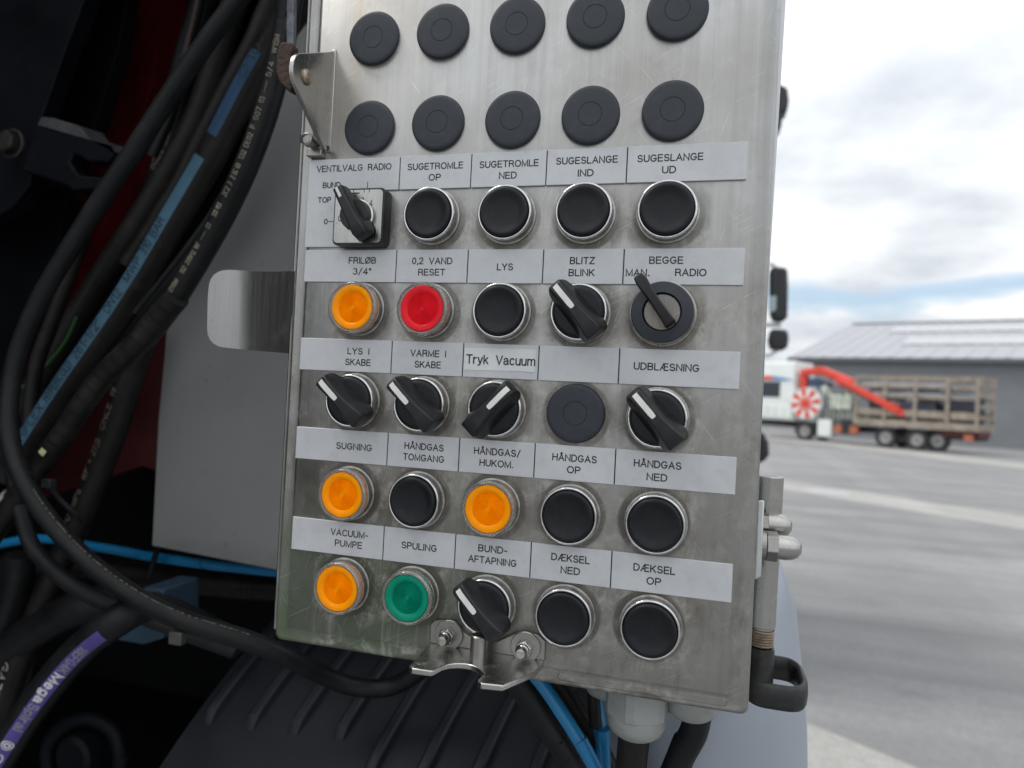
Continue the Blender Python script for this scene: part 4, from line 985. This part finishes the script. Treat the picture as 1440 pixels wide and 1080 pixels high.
# H6 purple label hose
h6, S6, r6 = hose('purple_label_hose', [(330, 905, .25), (262, 872, .19), (205, 855, .15), (163, 874, .13), (122, 905, .13), (88, 940, .13), (58, 978, .13), (30, 1018, .13), (2, 1062, .13), (-22, 1110, .13)], 45, M_RUBBER,
                  'fat black hose with a purple label band in the lower left corner')
f6, _ = wrap(S6, r6); q = f6(.1, .5 * r6, 0) - f6(.1, 0, 0); s6 = -1 if q.dot(CR) > 0 else 1
va, vb = sorted((s6 * .0 * r6, s6 * .80 * r6))
child('purple_band', patch(S6, r6, arclen(S6, 152, 872), arclen(S6, -15, 1095), va, vb, .0004), M_PURPLE, h6)
vm = (va + vb) / 2; hh = abs(vb - va) * .62
along(S6, r6, '18EFG4K', (133, 892), (96, 928), vm, hh, .0007, M_FADEINK if 0 else simple('grey_print', (.22, .21, .28), .6), h6)
along(S6, r6, 'Mega', (92, 932), (62, 970), vm, hh, .0009, simple('bright_print', (.62, .62, .62), .6, 0, .2, 200), h6)
along(S6, r6, 'Spiral', (60, 973), (32, 1010), vm, hh, .0009, bpy.data.materials['grey_print'], h6)
f_ = MB(); s_ = arclen(S6, 20, 1030); fw = wrap(S6, r6, .0007)[0]
ribbon(f_, [(s_ + .0045 * cos(a), vm + .0045 * sin(a)) for a in [2 * pi * k / 20 for k in range(21)]], .0006, fw, 0); ribbon(f_, [(s_ + .0022 * cos(a), vm + .0022 * sin(a)) for a in [2 * pi * k / 14 for k in range(15)]], .0008, fw, 0)
child('round_emblem', f_, bpy.data.materials['bright_print'], h6)
along(S6, r6, 'GE', (10, 1045), (2, 1060), vm, hh * .8, .0007, bpy.data.materials['bright_print'], h6)

# H1 long looped cable, H2 companion
h1, S1, r1 = hose('looped_cable', [(372, -60, .13), (330, 5, .13), (285, 66, .13), (240, 132, .13), (196, 200, .13), (150, 268, .13), (98, 350, .13), (52, 430, .13), (22, 510, .13), (12, 590, .125), (24, 655, .12), (62, 722, .12), (122, 788, .12), (195, 842, .12), (262, 874, .12), (336, 897, .13), (400, 921, .15), (455, 950, .19), (500, 966, .21), (548, 966, .22), (590, 944, .22), (640, 905, .22)], 26, M_RUBBER,
                  'long matte black cable looping from the top down and under the box')
b_ = MB(); f1, _ = wrap(S1, r1, .0003); a0, a1 = arclen(S1, 50, 690), arclen(S1, 350, 900); q = f1((a0 + a1) / 2, .5 * r1, 0) - f1((a0 + a1) / 2, 0, 0); s1 = 1 if q.dot(CD) < 0 else -1
k = 0; s_ = a0
while s_ < a1:
    ln_ = random.choice((.0012, .002, .003)); ribbon(b_, [(s_, s1 * .95 * r1), (s_ + ln_, s1 * .95 * r1)], .00035, f1, 0); s_ += ln_ + random.choice((.0012, .002, .004))
child('tiny_print', b_, M_FADEINK, h1)
hose('inner_loop_cable', [(14, 640, .15), (24, 690, .155), (34, 735, .155), (48, 772, .155), (90, 815, .15), (145, 846, .15), (205, 868, .15), (262, 890, .16), (330, 915, .18)], 22, M_RUBBER, 'thinner black cable lying inside the lower loop')
# further hoses in the dark bundle
def bg(name, pts, wpx, mat, label, print_=None):
    o, S, r = hose(name, pts, wpx, mat, label)
    if print_:
        for s, a, c in print_: along(S, r, s, a, c, 0, r * .7, .0006, M_FADEINK, o)
bg('dark_hose', [(300, -40, .30), (276, 40, .30), (255, 110, .30), (244, 180, .30), (225, 250, .30), (190, 330, .30), (150, 400, .30), (105, 470, .30), (55, 545, .30), (0, 640, .30)], 34, M_RUBBER, 'dark hose with faint GATES print deep in the bundle', [('GATES MEG', (248, 168), (230, 240))])
bg('dark_hose', [(345, -40, .24), (318, 40, .24), (300, 100, .245), (275, 170, .25), (235, 245, .25), (196, 310, .25), (155, 372, .25), (112, 440, .25), (70, 508, .25), (20, 590, .25)], 34, M_RUBBER2, 'brownish black hose between the looped cable and the blue striped hose')
bg('dark_hose', [(400, -40, .22), (372, 20, .22), (352, 66, .22), (318, 128, .22), (286, 190, .22), (262, 240, .22), (228, 300, .22), (180, 372, .22)], 26, M_RUBBER2, 'slim black hose close behind the upper blue stripe')
bg('dark_hose', [(380, 130, .2), (352, 210, .2), (322, 280, .2), (280, 340, .2), (236, 396, .2), (190, 448, .2), (140, 506, .2), (90, 566, .2)], 24, M_RUBBER, 'slim black hose between the striped hose and the pale printed hose')
bg('dark_hose', [(30, 780, .25), (18, 850, .25), (-5, 940, .25)], 40, M_RUBBER, 'short dark hose at the left picture edge below the loop')
bg('dark_hose', [(-20, 940, .22), (30, 900, .22), (80, 868, .22), (130, 850, .22), (180, 850, .24)], 50, M_RUBBER, 'fat black hose resting above the purple label hose')
bg('dark_hose', [(288, -40, .27), (276, 20, .27), (262, 70, .27), (250, 118, .27), (238, 165, .27), (214, 220, .27)], 15, M_RUBBER, 'thin hose with a pale dotted line near the red beam')
hline, Sl, rl = hose('pale_striped_line', [(283, -30, .225), (277, 5, .225), (268, 45, .225), (258, 85, .225), (253, 99, .225), (246, 120, .225)], 5, M_RUST, 'thin brown pipe with pale worn edge above the looped cable', 'pipe')
child('worn_edge', patch(Sl, rl, 0, .12, -.5 * rl, .3 * rl, .0002, 40, 3), M_FADEINK, hline)
bg('dark_hose', [(352, 190, .16), (330, 240, .16), (300, 296, .16), (262, 350, .16), (224, 398, .16), (190, 440, .16)], 9, M_RUBBER, 'very thin cable lying between striped and printed hoses')
bg('dark_hose', [(120, 320, .2), (96, 390, .2), (70, 460, .2), (50, 520, .2), (42, 600, .2), (52, 690, .2)], 20, M_RUBBER2, 'thin brownish hose right beside the looped cable')
bg('dark_hose', [(200, 330, .33), (165, 410, .33), (125, 490, .33), (90, 560, .33), (60, 640, .33), (40, 730, .33)], 22, M_RUBBER, 'thin dark hose in front of the deep red panel')
bg('dark_hose', [(70, 830, .25), (50, 890, .26), (36, 960, .27), (30, 1040, .28)], 22, M_RUBBER, 'dark hose dropping behind the purple label hose')
poly_ = MB(); c_ = at(331, 98, .26)
for dx, dz, w_ in ((-.012, .004, .007), (0, -.002, .008), (.009, .006, .006), (-.004, -.014, .006)): poly_.box(c_.x + dx - w_, c_.x + dx + w_, c_.y, c_.y + .02, c_.z + dz - w_ * .7, c_.z + dz + w_ * .7)
o = obj('hose_clamp', poly_, M_BOLT, bevel=.0015); tag(o, 'dark greasy clamp between hoses at the upper centre left', 'clamp')
hose('green_wire', [(108, 446, .23), (92, 480, .23), (70, 508, .23), (45, 532, .23), (20, 556, .23)], 4, M_GREEN, 'thin green wire showing between the dark hoses', 'wire')
hose('cable_tie', [(66, 676, .13), (82, 700, .14), (105, 722, .15), (116, 735, .16)], 7, M_RUBBER, 'black cable tie tail sticking out beside the loop', 'cable tie')
ct = MB(); c_ = at(68, 680, .118); ct.box(c_.x - .005, c_.x + .005, c_.y - .003, c_.y + .004, c_.z - .004, c_.z + .004); o = obj('tie_head', ct, M_RUBBER, bevel=.001); o.name = 'cable_tie_lock'; tag(o, 'small black cable tie lock on the looped cable', 'cable tie')
for (a, c, t2) in (((283, 893), (276, 906), 0),):
    ct = MB(); c_ = at(249, 897, .115); ct.box(c_.x - .006, c_.x + .006, c_.y - .003, c_.y + .004, c_.z - .005, c_.z + .005); o = obj('cable_tie_lock', ct, simple('tie_grey', (.06, .06, .055), .5), bevel=.001); tag(o, 'dusty grey tie lock hanging under the looped cable', 'cable tie')
# coil lower left
hose('coiled_hose', [(70, 1100, .24), (68, 1050, .24), (92, 1020, .24), (128, 1012, .24), (160, 1030, .24), (170, 1070, .24), (165, 1110, .24)], 20, M_DARKPAINT, 'dark coiled hose end at the bottom left')
cb = MB(); c_ = at(110, 1062, .23); cb.lathe([(0, .01), (.018, .01), (.022, .006), (.022, -.02)], 28, T=lambda a, c, h: (c_.x + a, c_.y - h, c_.z + c)); o = obj('hose_coupling', cb, M_DARKPAINT); tag(o, 'round dark coupling inside the coiled hose at the bottom left', 'coupling')

# blue tube and black pipe run
hose('blue_air_tube', [(-30, 768, .31), (0, 765, .31), (40, 758, .31), (80, 759, .31), (110, 765, .31), (160, 773, .31), (215, 783, .31), (300, 795, .31), (384, 804, .31), (460, 812, .31)], 13, M_BLUEP, 'bright blue plastic air tube running behind the cabinet foot', 'air tube')
hose('black_pipe', [(-40, 800, .33), (60, 790, .33), (120, 796, .33), (220, 812, .33), (320, 823, .33), (384, 828, .33), (470, 836, .33)], 34, M_RUBBER2, 'black corrugated pipe lying below the blue tube', 'pipe', n=30, rf=lambda r, s: r * (1 + .02 * sin(s * 900)))
hose('pipe_tie', [(221, 772, .285), (216, 790, .29), (210, 812, .29)], 8, M_RUBBER, 'black strap around the blue tube and the pipe', 'cable tie')

# hoses under the box
hose('lower_black_hose', [(700, 925, .07), (735, 965, .07), (768, 1015, .07), (800, 1060, .07), (830, 1105, .07)], 40, M_RUBBER, 'thick black hose left of the blue tubes below the box')
hose('lower_blue_tube', [(735, 930, .06), (765, 966, .06), (792, 1006, .058), (815, 1042, .056), (838, 1082, .055), (850, 1105, .055)], 20, M_BLUEP, 'blue tube slanting down from under the box beside the black hose', 'air tube')
hose('lower_slim_hose', [(758, 945, .09), (790, 968, .09), (818, 1010, .09), (845, 1052, .09), (868, 1100, .09)], 24, M_RUBBER2, 'slim black hose between the two blue tubes')
hose('lower_blue_tube', [(836, 965, .085), (843, 1018, .08), (848, 1050, .075), (850, 1100, .075)], 20, M_BLUEP, 'vertical blue tube just left of the large cable gland', 'air tube')
hose('short_black_cable', [(834, 950, .075), (836, 1005, .075), (838, 1022, .075)], 18, M_RUBBER2, 'short black cable ending in the rear gland', 'cable')
hose('gland_cable', [(893, 1030, .032), (890, 1052, .034), (885, 1100, .038)], 44, M_RUBBER2, 'black cable hanging from the large cable gland', 'cable')
hose('gland_cable', [(982, 1000, .040), (975, 1030, .044), (958, 1062, .048), (938, 1110, .052)], 38, M_RUBBER, 'black cable slanting left from the round gland', 'cable')

# ------------------------------------------------------------------ grey cabinet behind
def poly_solid(name, pts, y, depth, mat, label=None, cat=None, bevel=.001):
    P = [at(a, c, y) for a, c in pts]; o0 = P[0]
    b_ = MB(); b_.loft([[tuple(p - o0) for p in P], [(p.x - o0.x, p.y - o0.y + depth, p.z - o0.z) for p in P]])
    o = obj(name, b_, mat, bevel=bevel, smooth=True, angle=30); o.location = o0
    if label: tag(o, label, cat)
    return o
cabm, t, p = mk('grey_cabinet_face')
tcn = node(t, 'ShaderNodeTexCoord'); sp = node(t, 'ShaderNodeSeparateXYZ'); t.links.new(tcn.outputs['Object'], sp.inputs[0])
base = rampn(t, nz(t, 10, 4), .3, .7, (.190, .194, .195), (.215, .218, .218))
edge = math(t, 'MULTIPLY', math(t, 'SUBTRACT', .016, math(t, 'ADD', sp.outputs[2], math(t, 'MULTIPLY', sp.outputs[0], .0))), 90., True)
edge = math(t, 'MULTIPLY', edge, rampn(t, nz(t, 40, 5), .35, .65, .15, .8))
c = mixc(t, edge, base, (.16, .165, .155)); c = mixc(t, rampn(t, nz(t, 60, 3, off=(2, 2, 2)), .66, .7, 0, .25), c, (.05, .05, .05))
t.links.new(c, p.inputs['Base Color']); p.inputs['Roughness'].default_value = .5
cab = poly_solid('grey_cabinet', [(213, 768), (392, 803), (560, 836), (560, -420), (446, -420), (412, 40), (392, 140), (345, 260), (290, 360), (246, 425), (236, 440), (222, 590)], .24, .25, cabm, 'plain grey painted cabinet standing behind the control box', 'cabinet', bevel=.0015)

# ------------------------------------------------------------------ frames, lug, mudguard: the truck's own body
pl = poly_solid('black_side_plate', [(-200, -420), (240, -420), (150, -80), (118, 0), (88, 80), (56, 172), (42, 260), (18, 290), (-14, 310), (-200, 330)], .26, .02, M_DARKPAINT, 'black painted steel plate at the upper left edge', 'steel plate')
P = [(52, 176), (75, 184), (120, 196), (155, 206), (160, 216), (152, 228), (124, 227), (103, 215), (97, 228), (110, 246), (146, 250), (145, 264), (100, 268), (96, 262), (62, 250), (30, 240)]
lug = poly_solid('forked_lug', P, .235, .022, M_DARKPAINT, 'black forked steel lug beside the large bolt', 'bracket', bevel=.002)
cap_ = [at(*q, .235) for q in ((52, 176), (155, 206), (160, 214), (122, 192), (112, 178), (75, 166), (58, 164))]
b_ = MB(); b_.loft([[tuple(p + Vector((0, 0, 0))) for p in cap_], [tuple(p + Vector((0, .03, .004))) for p in cap_]]); o = obj('lug_flange', b_, simple('dusty_black', (.05, .053, .057), .5, 0, .3, 40, dust=.4, dcol=(.09, .09, .09)), bevel=.001); o.data.transform(Matrix.Translation(-lug.location)); o.parent = lug
c_ = at(20, 203, .235)
b_ = MB(); b_.lathe([(.0165, 0), (.0165, .003), (.014, .004)], 32, T=lambda a, c, h: (a, -h, c)); bolt = obj('hex_bolt', b_, M_BOLT); bolt.location = c_; tag(bolt, 'greasy rusty hex bolt with washer in the black plate', 'bolt')
hx = [[(rr * cos(pi / 3 * k + .4), -hh, rr * sin(pi / 3 * k + .4)) for k in range(6)] for hh, rr in ((.003, .0125), (.011, .0125), (.013, .011))]
b_ = MB(); b_.loft(hx); obj('bolt_head', b_, M_BOLT, bolt, smooth=False, bevel=.001)
pl2 = poly_solid('lower_black_plate', [(-250, 260), (8, 300), (66, 262), (96, 278), (90, 300), (72, 400), (20, 480), (-30, 640), (-250, 900)], .36, .02, M_DARKPAINT, 'dark lower steel plate under the bolt', 'steel plate')
poly_solid('red_frame_beam', [(240, -420), (300, -420), (240, -60), (226, 30), (215, 110), (190, 205), (160, 280), (128, 350), (84, 430), (44, 520), (20, 620), (-40, 640), (-30, 560), (20, 450), (62, 360), (95, 300), (118, 250), (143, 190), (165, 100), (182, 30), (195, -60)], .50, .06, M_REDPAINT, 'dark red steel frame beam behind the hoses', 'beam')
poly_solid('red_rear_panel', [(120, 470), (300, 400), (300, 690), (200, 655), (60, 700), (20, 690), (60, 600)], .62, .03, simple('deep_red_paint', (.075, .009, .010), .6, 0, .3, 10, dust=.4, dcol=(.02, .012, .012)), 'deep red panel seen low behind the hoses', 'panel')
poly_solid('charcoal_frame_rail', [(118, -60), (186, -60), (168, 60), (130, 190), (60, 200), (56, 172), (95, 60)], .34, .02, M_DARKPAINT2, 'charcoal upright rail between the black plate and red beam', 'frame rail')
# blue grey bracket block
bb = poly_solid('blue_grey_bracket', [(200, 826), (229, 829), (229, 898), (200, 907), (160, 900), (172, 868), (200, 868)], .20, .05, M_BLUEGREY, 'blue grey steel bracket under the looped cable', 'bracket', bevel=.002)

# ribbed mudguard: curved sheet sloping towards us
def mudguard():
    root = empty('ribbed_mudguard', tuple(at(500, 1060, .16)), 'black ribbed plastic mudguard under the control box', 'mudguard')
    A0, A1, B0, B1 = at(395, 860, .34), at(900, 960, .34), at(180, 1150, .17), at(830, 1200, .17)
    n = 16; b_ = MB(); loops = []
    up = (A1 - A0).cross(B0 - A0).normalized()
    if up.z < 0: up = -up
    def S(u, v, h=0):
        p = (A0.lerp(A1, u)).lerp(B0.lerp(B1, u), v); return p + up * (h + .012 * (1 - (2 * v - 1) ** 2))
    for j in range(n + 1):
        for i in range(n + 1): b_.v.append(tuple(S(i / n, j / n) - root.location))
    for j in range(n):
        for i in range(n): a = j * (n + 1) + i; b_.f.append((a, a + 1, a + n + 2, a + n + 1))
    obj('guard_sheet', b_, M_MUD, root)
    for k in range(9):
        u0 = .045 + k * .115; b_ = MB(); lp = []
        v0, v1 = .02, (.62 if k < 4 else .80 + .03 * (k % 2))
        for q in range(13):
            v = v0 + (v1 - v0) * q / 12; hh = .0095 * min(1, (12 - q) * .9 if q > 10 else 1) + .0002
            w_ = .0145 if q < 12 else .013
            lp.append([tuple(S(u0 + w_ * x, v, hh * z) - root.location) for x, z in ((-1.25, -.3), (-.9, .8), (-.5, 1), (.5, 1), (.9, .8), (1.25, -.3))])
        b_.loft(lp); obj('rib', b_, M_MUD, root)
mudguard()
# silver-blue tapering tank body, lower right
tk = MB(); c_ = at(1010, 1040, .22)
tk.lathe([(.0, .090), (.035, .086), (.055, .072), (.0655, .045), (.072, .0), (.0765, -.04), (.079, -.08), (.080, -.11), (.080, -.60)], 64, T=lambda a, c, h: (a, c, h))
o = obj('silver_tank', tk, M_SILVER); o.location = (.1105, .180, Z0 - .205); tag(o, 'pale silver blue painted tank below and behind the box corner', 'tank')
# dark inner wall, floor and roof of the truck body recess
bw = MB(); bw.box(-1.6, .02, .95, 1.0, .5, 3.2); bw.box(-1.65, -1.6, -.1, .95, .5, 3.2); o = obj('truck_body_wall', bw, M_DARKPAINT2); tag(o, 'dark inner wall of the truck body behind the hoses', 'truck body')
bw = MB(); bw.box(-1.6, .10, .03, 1.0, 2.45, 2.5); bw.box(-1.6, .12, .34, .95, 1.0, 1.05); obj('body_shelf', bw, M_DARKPAINT2, o)
bw = MB(); bw.box(.02, .10, .36, 1.0, .5, 2.45); obj('body_side', bw, M_DARKPAINT2, o)
bw = MB(); bw.box(-1.9, -1.35, -1.15, .22, .5, 3.3); obj('unseen_dark_block', bw, M_DARKPAINT2, o)  # unseen block added for dark reflections and shade on the left

# ------------------------------------------------------------------ mirrors and buffers beyond the right edge of the box
def mirror(name, pts, y, depth, lab, glass=None):
    m_ = poly_solid(name, pts, y, depth, M_MIRROR, lab, 'mirror', bevel=.02)
    if glass:
        P = [at(a, c, y - .004) for a, c in glass]; b_ = MB(); b_.loft([[tuple(p - m_.location) for p in P], [tuple(p - m_.location + Vector((0, .003, 0))) for p in P]])
        obj('mirror_glass', b_, simple('glass_pale', (.35, .42, .42), .15, .3, .1, 5), m_)
    return m_
mirror('wing_mirror', [(1083, 376), (1090, 374), (1108, 376), (1109, 400), (1108, 445), (1104, 451), (1088, 451), (1084, 440)], 4.2, .12, 'tall black wing mirror housing right of the box', [(1082, 416), (1092, 416), (1091, 436), (1084, 439)])
mirror('wide_angle_mirror', [(1084, 462), (1108, 463), (1110, 475), (1108, 490), (1100, 492), (1084, 491), (1081, 478)], 4.2, .12, 'small square black mirror below the tall wing mirror')
mirror('front_mirror', [(1092, 115), (1108, 122), (1110, 140), (1108, 154), (1100, 158), (1100, 176), (1092, 184), (1080, 184), (1080, 115)], 3.0, .12, 'black upper mirror peeking out beside the box top')
mirror('rubber_buffer', [(1066, 606), (1074, 608), (1081, 622), (1082, 640), (1076, 648), (1064, 654)], 2.6, .10, 'dark rubber buffer peeking out beside the lower box edge')
b_ = MB(); b_.tube([at(1050, 372, 4.26), at(1088, 372, 4.26), at(1094, 380, 4.26)], .012, 10); b_.tube([at(1050, 457, 4.26), at(1085, 457, 4.26), at(1098, 457, 4.26)], .014, 10); b_.tube([at(1050, 500, 4.26), at(1082, 500, 4.26), at(1096, 491, 4.26)], .012, 10)
o = obj('mirror_arm', b_, M_TWHITE); tag(o, 'pale tubular arms carrying the wing mirrors', 'mirror arm')
# our own cab, hidden by the box save a sliver: carries the mirror arms
b_ = MB(); b_.box(-2.2, .46, 4.1, 6.3, .6, 3.4); 
cabo = obj('truck_cab', b_, M_TWHITE, bevel=.08); tag(cabo, 'white cab of the service truck hidden behind the control box', 'truck cab')
